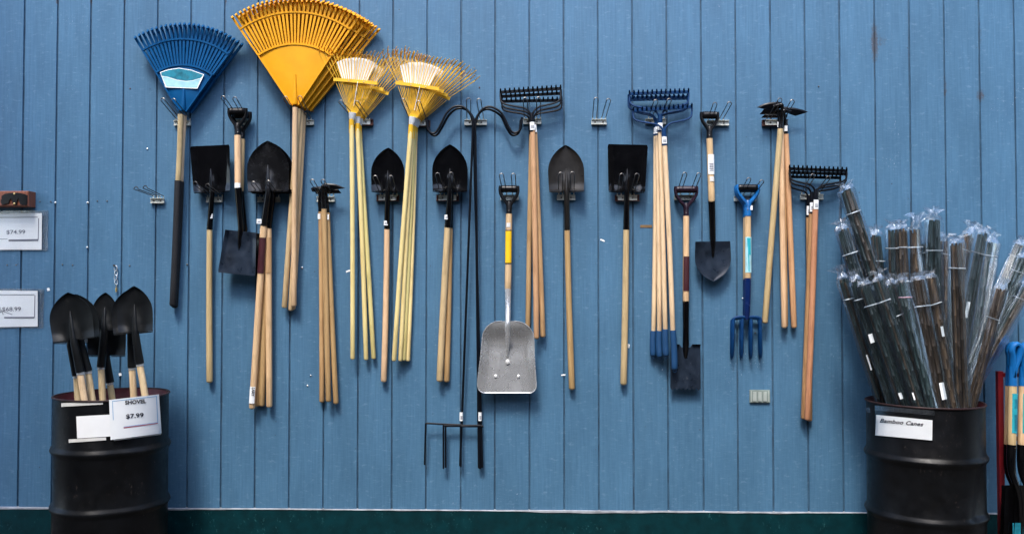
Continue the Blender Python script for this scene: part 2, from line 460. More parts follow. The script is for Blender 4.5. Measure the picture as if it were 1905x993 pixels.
# thin clear plastic film
def film(name, tint, haze, gloss, bumps=0.75):
    k = NT(name)
    t = k.t
    out = t.nodes['Material Output']
    tr = k.n('ShaderNodeBsdfTransparent'); tr.inputs[0].default_value = (tint[0], tint[1], tint[2], 1)
    gl = k.n('ShaderNodeBsdfGlossy'); gl.inputs['Roughness'].default_value = 0.22; gl.inputs['Color'].default_value = (0.9, 0.95, 1, 1)
    df = k.n('ShaderNodeBsdfDiffuse'); df.inputs[0].default_value = (0.62, 0.68, 0.74, 1)
    wr = k.noise(k.pos((26, 26, 3.5)), 2.4, 5, 0.7)
    bp = k.n('ShaderNodeBump'); bp.inputs['Strength'].default_value = bumps; bp.inputs['Distance'].default_value = 0.008
    k.l(wr, bp.inputs['Height']); k.l(bp.outputs[0], gl.inputs['Normal'])
    fr = k.n('ShaderNodeFresnel'); fr.inputs[0].default_value = 1.45; k.l(bp.outputs[0], fr.inputs['Normal'])
    m1 = k.n('ShaderNodeMixShader'); k.l(k.math('MULTIPLY', k.ramp(wr, [(0.4, 0.25), (0.72, 1.0)]), haze), m1.inputs[0]); k.l(tr.outputs[0], m1.inputs[1]); k.l(df.outputs[0], m1.inputs[2])
    m2 = k.n('ShaderNodeMixShader'); k.l(k.math('MULTIPLY_ADD', fr.outputs[0], gloss, 0.02, clamp=True), m2.inputs[0]); k.l(m1.outputs[0], m2.inputs[1]); k.l(gl.outputs[0], m2.inputs[2])
    k.l(m2.outputs[0], out.inputs[0])
    t.nodes.remove(k.b)
    return k.m
M['film'] = film('clear_plastic_film', (0.92, 0.95, 0.97), 0.016, 0.5, 0.35)
M['filmtop'] = film('crumpled_plastic_film', (0.86, 0.89, 0.92), 0.05, 0.45)
M['sleeve'] = film('sign_sleeve_film', (0.995, 0.995, 0.995), 0.0, 0.18, 0.1)

# ------------------------------------------------------------------ setting
ZB = 0.178                              # bottom edge of the siding
g = MB(); g.add([(-600, -600, 0), (600, -600, 0), (600, 600, 0), (-600, 600, 0)], [(0, 1, 2, 3)])
o = g.build('ground', M['ground'], smooth=False); o['kind'] = 'structure'

wall = MB()
wall.box((0.3, 0.16, 2.09), (17.0, 0.30, 3.824))
wall = wall.build('wall', M['groove'], smooth=False); wall['kind'] = 'structure'
G0, GS, GW = -3.0639, 0.2032, 0.0085
ZT = 4.0
for kk in range(-25, 57):
    x0 = G0 + kk * GS + GW / 2; x1 = G0 + (kk + 1) * GS - GW / 2
    c = 0.0022
    b = MB()
    prof = [(x0, 0.0095), (x0, c), (x0 + c, 0.0), (x1 - c, 0.0), (x1, c), (x1, 0.0095)]
    zt = ZT - 0.002; zb = ZB + random.uniform(-0.002, 0.002)
    n = len(prof)
    ja, jb, jc, jd = [random.uniform(-0.0016, 0.0010) for _ in range(4)]
    vs = [(p[0] + (-ja if i < 3 else jb), p[1], zb) for i, p in enumerate(prof)] + [(p[0] + (-jc if i < 3 else jd), p[1], zt) for i, p in enumerate(prof)]
    fs = [(i, i + 1, i + 1 + n, i + n) for i in range(n - 1)] + [tuple(range(n)), tuple(range(n, 2 * n))]
    b.add(vs, fs)
    b.build('board', M['siding'], wall, smooth=False)
# foundation and the pale strip along the foot of the siding
b = MB(); b.box((0.3, 0.141, 0.0855), (17.0, 0.30, 0.171)); o = b.build('foundation', M['green'], smooth=False); o['kind'] = 'structure'
b = MB()
N = 400; xs = [-8.2 + 17.0 * i / N for i in range(N + 1)]
grid = [[], [], [], []]
for x in xs:
    wv = 0.0022 * math.sin(x * 3.1) + 0.002 * math.sin(x * 7.7 + 1)
    th = max(0.0005, 0.0025 + 0.0045 * math.sin(x * 1.9 + 0.6) + 0.003 * math.sin(x * 5.3) + 0.0015 * math.sin(x * 23))
    grid[0].append(Vector((x, 0.006, ZB + 0.003 + wv * .2)))
    grid[1].append(Vector((x, -0.0115, ZB - 0.001 + wv * .3)))
    grid[2].append(Vector((x, -0.0125, ZB - 0.002 - th)))
    grid[3].append(Vector((x, -0.0112, ZB - 0.003 - th)))
b.sheet(grid, (0, 0.0012, -0.0005))
o = b.build('flashing', M['strip'], wall, smooth=False)
# unseen wall added behind the camera to shade the lower siding
b = MB(); b.box((0, -6.9, 2.5), (14, 0.3, 5.0)); o = b.build('added_shade_wall', M['shade_blocker'], smooth=False); o['kind'] = 'structure'
for sx in (-3.58, 3.5):  # unseen side fences added to darken the edges and corners of the siding
    b = MB(); b.box((sx, -3.85, 2.7), (0.2, 5.8, 5.4)); o = b.build('added_shade_fence', M['shade_blocker'], smooth=False); o['kind'] = 'structure'

# screws and nails standing in the siding
for (px, py, r, m) in ((103, 377, 1.9, 'chain'), (163, 377, 2.1, 'chain'), (162, 460, 1.7, 'chain'), (74, 375, 1.2, 'screw'), (94, 375, 1.2, 'screw'), (181, 374, 1.2, 'screw'), (199, 374, 1.2, 'screw'),
                       (13, 493, 1.3, 'screw'), (30, 493, 1.3, 'screw'), (116, 492, 1.2, 'screw'), (135, 493, 1.2, 'screw'), (241, 494, 1.4, 'screw'), (274, 277, 1.6, 'chain'), (242, 165, 1.2, 'rust'),
                       (348, 492, 1.6, 'wire'), (892, 163, 1.4, 'rust'), (1523, 161, 1.3, 'screw'), (1405, 619, 1.4, 'wire'), (1382, 555, 1.6, 'chain'), (562, 498, 1.9, 'chain'), (578, 698, 1.4, 'chain'), (572, 717, 1.6, 'chain')):
    p = at(px, py, 0.002)
    b = MB(); b.tube([p - OUT * 0.004, p + OUT * 0.0015, p + OUT * 0.003], [r * PX, r * PX, r * PX * 0.6], 10)
    b.build('screw', M[m], wall)
for kk in range(-1, 31):
    for py in (96, 376, 493, 660, 835):
        if random.random() < 0.55:
            q = at(900, py, 0.0); x = G0 + kk * GS + random.choice((-1, 1)) * random.uniform(0.010, 0.024); z = q.z + random.uniform(-0.02, 0.02)
            r = random.uniform(0.0022, 0.0034)
            b = MB(); b.tube([Vector((x, 0.002, z)), Vector((x, -0.0008, z)), Vector((x, -0.0016, z))], [r, r, r * 0.6], 8); b.build('nail', M['nailhead'], wall)
p = at(883, 128, 0.0); b = MB(); b.tube([p, p + OUT * 0.02, p + OUT * 0.021, p + OUT * 0.0225], [0.0016, 0.0016, 0.005, 0.005], 8); b.build('nail', M['screw'], wall)

# ------------------------------------------------------------------ hooks
HOOKS = [
 # x0, x1, y, [(base x, tip x, tip y) x2], rusty, label
 (325, 356, 230, [(331, 303, 183), (350, 323, 184)], 0, 'wire tool hook carrying the blue plastic leaf rakes'),
 (434, 463, 228, [(441, 415, 179), (456, 437, 181)], 0, 'wire tool hook inside the black grips of the short square shovels'),
 (547, 585, 229, [(553, 531, 180), (575, 558, 179)], 0, 'wire tool hook carrying the big orange-yellow plastic rakes'),
 (655, 693, 229, [(660, 634, 187), (684, 664, 188)], 1, 'rusty wire tool hook carrying the left group of yellow wire rakes'),
 (762, 799, 231, [(766, 750, 184), (790, 779, 188)], 1, 'rusty wire tool hook carrying the right group of yellow wire rakes'),
 (864, 906, 229, [(872, 872, 183), (896, 891, 184)], 0, 'wire tool hook carrying the black crook stakes'),
 (973, 1007, 227, [(979, 977, 182), (1002, 1002, 181)], 0, 'wire tool hook carrying the black bow rakes of the top row'),
 (1100, 1128, 228, [(1106, 1109, 182), (1123, 1132, 184)], 0, 'empty wire tool hook between black and blue bow rakes'),
 (1200, 1238, 227, [(1210, 1220, 186), (1232, 1245, 184)], 0, 'wire tool hook carrying the blue bow rakes'),
 (1314, 1355, 230, [(1321, 1330, 191), (1342, 1357, 190)], 0, 'wire tool hook carrying the black round shovel with a short handle'),
 (1419, 1462, 230, [(1430, 1451, 183), (1456, 1474, 186)], 1, 'rusty wire tool hook carrying the hoes at the right'),
 (282, 307, 374, [(289, 253, 348), (301, 270, 346)], 0, 'empty wire tool hook left of the black foam rake grips'),
 (385, 415, 372, [(390, 363, 338), (410, 386, 342)], 0, 'wire tool hook carrying the long square shovel at the left'),
 (480, 522, 372, [(487, 471, 338), (515, 499, 336)], 0, 'wire tool hook carrying the round shovels with maroon labels'),
 (590, 624, 371, [(596, 581, 334), (617, 601, 334)], 0, 'wire tool hook carrying the hoes at the left'),
 (703, 741, 369, [(711, 698, 327), (735, 727, 327)], 1, 'rusty wire tool hook carrying the single round shovel beside yellow rakes'),
 (814, 852, 369, [(823, 814, 322), (847, 839, 321)], 1, 'rusty wire tool hook carrying the two round shovels left of the crook stakes'),
 (931, 965, 368, [(939, 933, 323), (957, 955, 323)], 0, 'wire tool hook through the grip of the aluminium scoop'),
 (1036, 1070, 368, [(1043, 1043, 321), (1064, 1065, 320)], 0, 'wire tool hook carrying the brownish round shovel'),
 (1146, 1187, 369, [(1152, 1157, 323), (1176, 1185, 323)], 1, 'rusty wire tool hook carrying the long square shovel at the centre right'),
 (1254, 1293, 368, [(1263, 1274, 321), (1287, 1300, 322)], 0, 'wire tool hook through the maroon grip of the serrated spade'),
 (1365, 1405, 370, [(1380, 1393, 331), (1400, 1417, 335)], 0, 'wire tool hook through the blue grip of the garden fork'),
 (1488, 1530, 367, [(1495, 1512, 324), (1521, 1541, 328)], 0, 'wire tool hook carrying the black bow rakes at the right'),
]
TIPD = 0.185
for (x0, x1, y, loops, rusty, label) in HOOKS:
    xc = (x0 + x1) / 2
    root = thing('tool_hook', label, 'hook', at(xc, y, 0.0), 'wire tool hooks screwed to the siding')
    hw = (x1 - x0) / 2 * PX; c = at(xc, y, 0)
    if rusty:
        m = MB(); m.box(c + OUT * 0.0065, (hw * 2 + 0.012, 0.013, 0.030))
        m.box(c + OUT * 0.016 + Vector((0, 0, 0.0165)), (hw * 2 + 0.012, 0.032, 0.003)).box(c + OUT * 0.016 - Vector((0, 0, 0.0165)), (hw * 2 + 0.012, 0.032, 0.003))
        m.build('mounting_channel', M['rust'], root, smooth=False)
    e = 0.0135 if rusty else 0.0
    m = MB(); pw = hw * (0.86 if rusty else 1.0)
    m.box(c + OUT * (e + 0.0075), (pw * 2, 0.014, 0.024))
    m.box(c + OUT * (e + 0.013) + Vector((0, 0, 0.0135)), (pw * 2 - 0.001, 0.026, 0.0028)).box(c + OUT * (e + 0.011) - Vector((0, 0, 0.0135)), (pw * 2 - 0.001, 0.020, 0.0028))
    m.build('bracket', M['zinc'], root, smooth=False)
    for s in (-0.52, 0.52):
        q = c + Vector((pw * s, 0, 0)) + OUT * (e + 0.0145)
        m = MB(); m.tube([q - OUT * 0.002, q + OUT * 0.003, q + OUT * 0.0045], [0.0052, 0.0052, 0.003], 10); m.build('screw', M['screw'], root)
    for (bx, tx, ty) in loops:
        gap = 3.6
        ds = e + 0.016
        pts = []
        a0 = at(bx - gap, y - 4, ds); a1 = at(bx - gap, y - 9, ds + 0.004)
        b0 = at(bx + gap, y - 4, ds); b1 = at(bx + gap, y - 9, ds + 0.004)
        jit = random.uniform(-0.6, 0.6)
        tip = [at(tx + math.cos(a) * 3.9, ty + 4 - math.sin(a) * 4.2, TIPD) for a in [math.pi * (1 - i / 8) for i in range(9)]]
        m = MB(); m.tube([a0, a1] + tip + [b1, b0], 0.0026, 6)
        m.build('wire_hook', M['wire'], root)
        for q in ((a0, a1), (b0, b1)):
            pass
        m = MB()
        for (p, q) in ((a0, a1), (b0, b1)): m.tube([p, q + (q - p) * 0.15], 0.0034, 8)
        m.build('spring_post', M['zinc'], root)

# ------------------------------------------------------------------ tool parts
def handle(root, p0, p1, r0, r1, mat, name='handle', n=12, bow=0.0):
    """straight wooden handle, rounded at p1; radii in photo pixels"""
    a = at(*p0); b = at(*p1)
    bow = 0.0 if name == 'shaft' else (bow or random.uniform(-0.0035, 0.0035))
    m = MB(); pts = []; rr = []
    for i in range(7):
        t = i / 6
        p = a.lerp(b, t); p.x += bow * math.sin(math.pi * t)
        pts.append(p); rr.append((r0 + (r1 - r0) * t) * PX)
    d = (b - a).normalized()
    r = r1 * PX
    pts += [b + d * r * 0.35, b + d * r * 0.62]; rr += [r * 0.86, r * 0.45]
    m.tube(pts, rr, n)
    return m.build(name, mat, root)

def sticker(root, p0, p1, r, mat, name='label', span=62, turn=0, lines=0, off=0.0008):
    """printed label wrapped on the front of a handle between p0 and p1; r in pixels"""
    a = at(*p0); b = at(*p1); t = (b - a).normalized()
    nrm = (OUT - t * OUT.dot(t)).normalized(); s = t.cross(nrm)
    def arc(f0, f1, g0, g1, rr):
        grid = []
        for f in (f0, f1):
            row = []
            for i in range(9):
                an = R(turn + (-span + 2 * span * (g0 + (g1 - g0) * i / 8)))
                row.append(a.lerp(b, f) + (nrm * math.cos(an) + s * math.sin(an)) * rr)
            grid.append(row)
        return grid
    m = MB(); m.sheet(arc(0, 1, 0, 1, r * PX + off), nrm * -0.0004)
    o = m.build(name, mat, root)
    if lines:
        m = MB()
        for i in range(lines):
            f = 0.45 + 0.42 * i / lines
            m.sheet(arc(f, f + 0.42 / lines * 0.55, 0.24, 0.76, r * PX + off + 0.0006), nrm * -0.0004)
        m.build('print', M['greyink'], o)
    return o

def round_w(t):
    if t < 0.42: return 0.965 + 0.035 * math.sin(t / 0.42 * math.pi / 2)
    q = (t - 0.42) / 0.58
    return max(0.015, max(0.0, 1 - q ** 2.15) ** 0.80)

def shovel_head(root, base, tip, hw, d0, d1, mat, shape='round', cup=0.022, sock=None, sockmat=None, sr=4.6, frog=0.48, step=True, wtop=None, lip=0.0):
    """blade from shoulder (base) to tip with a socket ridge pressed into it. sock = (px,py,d) where the socket meets the wood"""
    F = Fr(base[0], base[1], tip[0], tip[1], d0, d1)
    L = F.L
    rows, cols = 22, 17
    grid = []
    for i in range(rows):
        t = i / (rows - 1)
        if shape == 'round': t = 1 - (1 - t) ** 1.25
        row = []
        for j in range(cols):
            s = -1 + 2 * j / (cols - 1)
            if shape == 'round': w_ = hw * round_w(t)
            else:
                w_ = hw + ((wtop or hw) - hw) * t
                if t > 0.955: w_ -= hw * 0.05 * ((t - 0.955) / 0.045) ** 2
            dish = cup * (abs(s) ** 2.4) * (0.55 + 0.45 * (1 - t)) * (1.0 if shape == 'round' else 0.8)
            if shape != 'round': dish = cup * smooth01((abs(s) - 0.72) / 0.28) * (1 - 0.6 * t)
            rg = math.exp(-(s * w_ / (sr * 1.5)) ** 2) * 0.016 * (1 - smooth01((t - 0.1) / max(0.05, frog - 0.1)))
            fl = 0.012 * (1 - smooth01(t / 0.16)) * (1 - math.exp(-(s * 2.2) ** 2))
            row.append(F.p(t * L, s * w_, dish + rg + fl + lip * t * t))
        grid.append(row)
    m = MB(); m.sheet(grid, OUT * -0.0026)
    m.build('blade', mat, root, angle=50)
    if step:
        for sg in (-1, 1):
            pl = [F.p(-0.5, sg * hw * 0.22, 0.004), F.p(-0.5, sg * hw * 0.965, 0.026), F.p(-0.5, sg * hw * 0.965, 0.042), F.p(-1.0, sg * hw * 0.30, 0.026)]
            m = MB(); m.prism(pl, F.p(-1.6, 0, 0) - F.p(0, 0, 0)); m.build('foot_step', mat, root, smooth=False)
    if sock:
        pts = [at(*sock)]; rr = [sr * PX * 1.12]
        q = F.p(-6, 0, 0.010); 
        pts.append(at(*sock).lerp(q, 0.6)); rr.append(sr * PX * 1.0)
        pts.append(q); rr.append(sr * PX * 0.95)
        for f, r_, z in ((0.06, 0.85, 0.008), (frog * 0.45, 0.66, 0.005), (frog * 0.8, 0.42, 0.003), (frog, 0.12, 0.0)):
            pts.append(F.p(f * L, 0, z)); rr.append(sr * PX * r_)
        m = MB(); m.tube(pts, rr, 14)
        m.build('socket', sockmat or mat, root)
    return F

def d_grip(root, cx, ytop, ybot, hw, d, mat, gripmat, neck=5.2, ribs=0, lean=0.0, armr=3.0, deep=False):
    """D-shaped grip: cross bar at ytop, arms closing into a neck at ybot"""
    gx = [-hw + 2, hw - 2]
    m = MB()
    n = 15; pts = []; rr = []
    for i in range(n):
        s = -1 + 2 * i / (n - 1)
        pts.append(at(cx + lean * 0 + s * (hw - 1.5), ytop + 6.5, d + 0.004)); rr.append((6.6 + (0.5 if (ribs and i % 2) else 0)) * PX * (1 if abs(s) < 0.97 else .8))
    m.tube(pts, rr, 12); m.build('grip', gripmat, root)
    h = ybot - ytop
    for sg in (-1, 1):
        c = catmull([at(cx + sg * hw * 0.98, ytop + 1, d), at(cx + sg * hw * 1.0, ytop + 0.22 * h, d), at(cx + sg * hw * 0.88, ytop + 0.42 * h, d), at(cx + sg * hw * 0.52, ytop + 0.66 * h, d), at(cx + sg * neck * 0.55 + lean * .8, ytop + 0.86 * h, d), at(cx + sg * neck * 0.35 + lean, ybot, d)], 5)
        m = MB(); m.tube(c, [armr * PX * (0.9 + 0.35 * i / len(c)) for i in range(len(c))], 10, flat=1.5); m.build('yoke_arm', mat, root)
    m = MB(); m.tube([at(cx + lean * .8, ytop + 0.72 * h, d), at(cx + lean * .9, ytop + 0.85 * h, d), at(cx + lean, ybot + 18, d)], [neck * 0.6 * PX, neck * PX, neck * 1.06 * PX], 14)
    m.build('neck', mat, root)
    q = at(cx + lean * .95, ybot + 6, d + neck * PX * 0.98); m = MB(); m.ball(q, 0.0042, 8, 5, (1, 0.6, 1)); m.build('rivet', M['screw'], root)

def bow_head(root, L, Rr, apex, d, mat, teeth=14, bowd=0.02, up=True):
    """bow rake head: tooth bar from L to Rr (pixels), two bow rods closing at apex"""
    lx, ly = L; rx, ry = Rr; ax, ay = apex
    m = MB(); m.ribbon([at(lx - 1, ly, d), at(rx + 1, ry, d)], 2.7 * PX, 0.0045); bar = m.build('tooth_bar', mat, root, smooth=False)
    m = MB()
    for i in range(teeth):
        t = i / (teeth - 1)
        p = lambda dy, dd: at(lx + (rx - lx) * t, ly + (ry - ly) * t + dy, d + dd)
        m.ribbon([p(-1.5, 0.0), p(-3.2, 0.012), p(-4.6, 0.024), p(-6.4, 0.032), p(-7.4, 0.034)], [0.0050, 0.0050, 0.0048, 0.0038, 0.0014], [0.0045, 0.0044, 0.0040, 0.0030, 0.0012], depth=Vector((0, 0, 1)))
    m.build('teeth', mat, root, smooth=False, kind='stuff')
    for (ex, ey, sg) in ((lx, ly, 1), (rx, ry, -1)):
        wd = abs(ax - ex); H = ay - ey
        f = lambda a, b, dd: at(ex + sg * wd * a, ey + H * b, d + dd)
        c = catmull([f(0, 0, 0), f(0.0, 0.25, 0.006), f(0.03, 0.42, 0.010), f(0.16, 0.54, 0.014), f(0.45, 0.63, 0.016), f(0.72, 0.70, 0.017), f(0.88, 0.82, 0.018), f(0.955, 1.0, 0.019), f(0.965, 1.25, 0.019)], 5)
        m = MB(); m.tube(c, 1.75 * PX, 8); m.build('bow_rod', mat, root)

def tool_root(name, label, cat, p, group): return thing(name, label, cat, at(*p), group)

# ---- long shovels hung by the head ------------------------------------------------
def long_shovel(label, base, tip, hw, d, sock, end, mat, wmat, shape='round', sr=4.8, hr=5.7, tag=None, group='long-handled shovels hung head up', wtop=None, frog=0.48, sticker_m=None, dend=0.03, cup=0.022, bow=0.0):
    root = tool_root('round_shovel' if shape == 'round' else 'square_shovel', label, 'shovel', (end[0], end[1], dend), group)
    shovel_head(root, base, tip, hw, d, d + (0.006 if mat is M['black'] else -0.008), mat, shape, cup, (sock[0], sock[1], d - 0.005), mat, sr, frog, wtop=wtop)
    handle(root, (sock[0], sock[1] - 6, d - 0.005), (end[0], end[1], dend), sr * 1.06, hr, wmat, bow=bow)
    if tag: sticker(root, (tag[0], tag[1] - 4, d - 0.003), (tag[0], tag[1] + 4.5, d - 0.003), sr * 1.12, M['paper'], 'price_tag', 45, lines=2)
    return root

SQ = 'long-handled shovels hung head up'
long_shovel('long square-mouth shovel, black blade, left of the round shovels with maroon labels', (394, 356), (390, 271), 34, 0.048, (390, 427), (390, 708), M['black'], M['ash'], 'square', 4.9, 5.9, (393, 402), wtop=37, frog=0.50)
for i, (bx, by, tx, ty, d, sx, sy, ex, ey, wm, lab) in enumerate((
        (499, 355, 498, 262, 0.085, 491, 420, 469, 757, 'ash', 'frontmost long round shovel with maroon label and taped lower handle end'),
        (507, 358, 506, 266, 0.060, 499, 424, 501, 754, 'ash', 'second long round shovel with brown label, behind the frontmost one'),
        (506, 358, 506, 268, 0.042, 496, 424, 487, 752, 'tanwood', 'third long round shovel of the maroon labelled stack, handle end in the middle'),
        (504, 357, 504, 268, 0.026, 494, 424, 478, 752, 'tanwood', 'rearmost long round shovel of the maroon labelled stack'))):
    r_ = long_shovel(lab, (bx, by), (tx, ty), 39, d, (sx, sy), (ex, ey), M['black2'] if i == 0 else M['black'], M[wm], 'round', 6.0, 5.6, (484, 412) if i == 0 else None, dend=[0.055, 0.04, 0.028, 0.02][i], frog=0.52, bow=1e-6)
    if i < 2:
        f0 = 442; f1 = 508; xa = sx + (ex - sx) * (f0 - sy) / (ey - sy); xb = sx + (ex - sx) * (f1 - sy) / (ey - sy)
        de_ = [0.055, 0.04][i]; dp = lambda y: d - 0.005 + (de_ - d + 0.005) * (y - sy) / (ey - sy)
        sticker(r_, (xa, f0, dp(f0)), (xb, f1, dp(f1)), 6.6, M['maroon'] if i == 0 else M['brownwood'], 'label', 62, -8)
    if i == 0:
        xa = sx + (ex - sx) * (718 - sy) / (ey - sy); xb = sx + (ex - sx) * (748 - sy) / (ey - sy)
        sticker(r_, (xa, 718, 0.062), (xb, 749, 0.058), 6.3, M['paper'], 'name_tape', 50, 0)
        TAPE = (r_, xa, xb)
long_shovel('single long round shovel, gloss black blade, between the two groups of yellow wire rakes', (721, 356), (722, 275), 31, 0.048, (720, 426), (714, 707), M['black'], M['pinkwood'], 'round', 5.0, 5.6, (719, 415))
long_shovel('front one of two long round shovels left of the black crook stakes', (837, 355), (837, 269), 33, 0.062, (833, 423), (818, 706), M['black'], M['pinkwood'], 'round', 5.6, 6.2, (832, 404), dend=0.045)
long_shovel('rear one of two long round shovels left of the black crook stakes', (839, 354), (839, 271), 31, 0.032, (837, 424), (831, 707), M['black'], M['tanwood'], 'round', 5.2, 5.6, dend=0.022)
long_shovel('long round shovel with brownish worn blade, right of the aluminium scoop', (1054, 355), (1052, 270), 33.5, 0.048, (1055, 428), (1064, 721), M['bronze'], M['tanwood'], 'round', 5.0, 5.8, None)
long_shovel('long square-mouth shovel, black blade, left of the blue bow rakes', (1166, 356), (1168, 269), 34, 0.048, (1165, 427), (1160, 712), M['black'], M['pinkwood'], 'square', 5.2, 6.2, None, wtop=37.5)

# ---- short D-grip tools -------------------------------------------------------------
DG = 'short tools with D-shaped grips'
def short_tool(name, label, cx, ytop, ybot, ghw, d, gripm, yokem, wend, bx, wmat, wr=6.0, ribs=0, neck=5.2, armr=3.0):
    """grip, neck and wooden shaft down to (bx, wend)"""
    root = tool_root(name, label, 'garden fork' if 'fork' in name else ('scoop' if 'scoop' in name else 'shovel'), (bx, wend, d - 0.02), DG)
    d_grip(root, cx, ytop, ybot, ghw, d, yokem, gripm, neck, ribs, armr=armr)
    handle(root, (cx, ybot + 12, d), (bx, wend, d), wr * .96, wr, wmat, 'shaft')
    return root

# two short square shovels at the left
for i, (dx, dy, d, lab) in enumerate(((0, 0, 0.082, 'front short square-mouth shovel with ribbed black D-grip, dusty blade'), (8, 7, 0.045, 'rear short square-mouth shovel hidden behind the dusty one'))):
    root = short_tool('square_shovel', lab, 442 + dx, 201 + dy, 240 + dy, 16, d, M['blackplastic'], M['blackplastic'], 350 + dy, 443 + dx * .5, M['ash'], 6.2, 1)
    shovel_head(root, (448 + dx * .8, 430 + dy * .3), (440 + dx, 510), 29, d - 0.006, d + 0.016, M['sheenblack'] if i == 0 else M['black'], 'square', 0.024, (443 + dx * .5, 350 + dy, d), M['black'], 6.0, 0.42, step=False, wtop=35)
    if i == 0: sticker(root, (443, 341, d), (443, 350, d), 6.3, M['paper'], 'price_tag', 55)
# short round shovel at the right
root = short_tool('round_shovel', 'short round shovel, ribbed black D-grip, white label on shaft, point down', 1320, 208, 246, 15.5, 0.058, M['blackplastic'], M['blackplastic'], 374, 1324, M['ash'], 6.1, 1)
shovel_head(root, (1326, 449), (1327, 523), 33.5, 0.040, 0.054, M['sheenblack'], 'round', 0.022, (1324, 372, 0.055), M['black'], 5.8, 0.42, step=False)
sticker(root, (1322, 288, 0.058), (1322.5, 325, 0.058), 6.4, M['paper'], 'label', 60, lines=5)
sticker(root, (1323, 329, 0.058), (1323.5, 338, 0.058), 6.4, M['oldtape'], 'price_tag', 35)
# aluminium scoop
root = short_tool('grain_scoop', 'aluminium scoop with black D-grip and yellow label on wooden shaft', 947, 345, 386, 16.8, 0.052, M['blackplastic'], M['blackplastic'], 538, 945, M['pinkwood'], 6.2, 0)
sticker(root, (946, 428, 0.052), (945.5, 491, 0.052), 6.3, M['ink'], 'label_border', 66)
sticker(root, (946, 430, 0.052), (945.5, 489, 0.052), 6.3, M['yellowlabel'], 'label', 56, -4, off=0.0016)
sticker(root, (946, 415, 0.052), (946, 423, 0.052), 6.3, M['oldtape'], 'price_tag', 35)
m = MB(); m.tube([at(945, 534, 0.052), at(945, 575, 0.062), at(944.5, 598, 0.105), at(944.5, 612, 0.108), at(944, 640, 0.075), at(944, 670, 0.063)], [6.0 * PX, 5.2 * PX, 4.6 * PX, 5.4 * PX, 3.2 * PX, 0.6 * PX], 14); m.build('socket', M['alu'], root)
def interp(tab, x):
    for (a, va), (b, vb) in zip(tab, tab[1:]):
        if x <= b: return va + (vb - va) * (x - a) / (b - a)
    return tab[-1][1]
LT = [(597, 934), (598.2, 922), (601, 914.5), (606, 907.5), (612, 902.5), (620, 898.5), (628, 897), (660, 894.5), (704, 889), (716, 888), (724, 890), (728, 893.5), (730.5, 899)]
RT = [(597, 957), (598.2, 967), (601, 974.5), (606, 982), (612, 987), (620, 991.5), (628, 993.3), (660, 994), (704, 997), (716, 998.3), (724, 996.5), (728, 993), (730.5, 988)]
ys = [597, 597.6, 598.6, 600, 602, 604.5, 607.5, 611, 615, 620, 626, 633, 641, 649, 658, 668, 680, 692, 704, 712, 718, 723, 727, 729.3, 730.5]
grid = []
for y in ys:
    l, r_ = interp(LT, y), interp(RT, y); row = []
    for j in range(25):
        s = -1 + 2 * j / 24; s = math.copysign(abs(s) ** 0.85, s)
        x = (l + r_) / 2 + s * (r_ - l) / 2
        topd = (y - 597); sided = min(x - 886 - max(0, (704 - y)) * 0.055, 1001 - max(0, 704 - y) * 0.04 - x)
        sw = 22 + (730 - y) * 0.03
        hs = (1 - smooth01(sided / sw)) * (0.052 if y < 660 else 0.052 * (1 - 0.80 * (y - 660) / 70))
        ht = (1 - smooth01(topd / 46)) * 0.070
        h = max(hs, ht) + 0.3 * min(hs, ht)
        rg = 0
        for gx in (928, 961):
            rg += 0.006 * math.exp(-((x - gx) / 1.6) ** 2) * smooth01((y - 645) / 8) * (1 - smooth01((y - 696) / 8))
        row.append(at(x, y, 0.040 + 0.040 * (y - 597) / 133 + h + rg))
    grid.append(row)
m = MB(); m.sheet(grid, OUT * -0.0022); m.build('pan', M['alu'], root, angle=60)
rim = [grid[i][0] for i in range(len(ys))] + [grid[-1][j] for j in range(1, 25)] + [grid[i][24] for i in range(len(ys) - 2, -1, -1)]
m = MB(); m.tube(rim, 0.0027, 6); m.build('rim', M['ferrule'], root)
for (x, y, r_) in ((944.5, 673, 4.0), (922, 699.5, 2.8), (964.5, 699.5, 2.6)):
    y0 = (y - 597) / 133
    m = MB(); m.ball(at(x, y, 0.042 + 0.040 * y0 + 0.003), r_ * PX, 10, 6, (1, 0.35, 1.15)); m.build('rivet', M['rivet'], root)
# serrated spade
root = short_tool('serrated_spade', 'flat spade with serrated mouth, maroon D-grip and maroon shaft label', 1276.5, 346, 390, 20, 0.052, M['purple'], M['purple'], 563, 1276, M['ash'], 5.8, 0, 5.0)
sticker(root, (1276.5, 477, 0.052), (1276, 541, 0.052), 6.1, M['maroon'], 'label', 58)
m = MB(); m.tube([at(1276, 560, 0.052), at(1276, 615, 0.052), at(1276, 640, 0.046), at(1275, 662, 0.036), at(1275, 675, 0.032)], [5.9 * PX, 5.4 * PX, 6.0 * PX, 4.0 * PX, 0.7 * PX], 14); m.build('socket', M['black'], root)
def arcpoly(pts, d0, d1, y0, y1): return [at(x, y, d0 + (d1 - d0) * (y - y0) / (y1 - y0)) for x, y in pts]
pl = [(1247.5, 640), (1264, 640), (1268, 646), (1284, 646), (1288, 640), (1303, 640), (1303.5, 722)]
xs_ = [1303.5 - 56.5 * i / 14 for i in range(15)]
pl += [(x, 726 if i % 2 else 721) for i, x in enumerate(xs_)][1:]
m = MB(); m.prism(arcpoly(pl, 0.040, 0.050, 640, 726), OUT * -0.003); m.build('blade', M['sheenblack'], root, smooth=False)
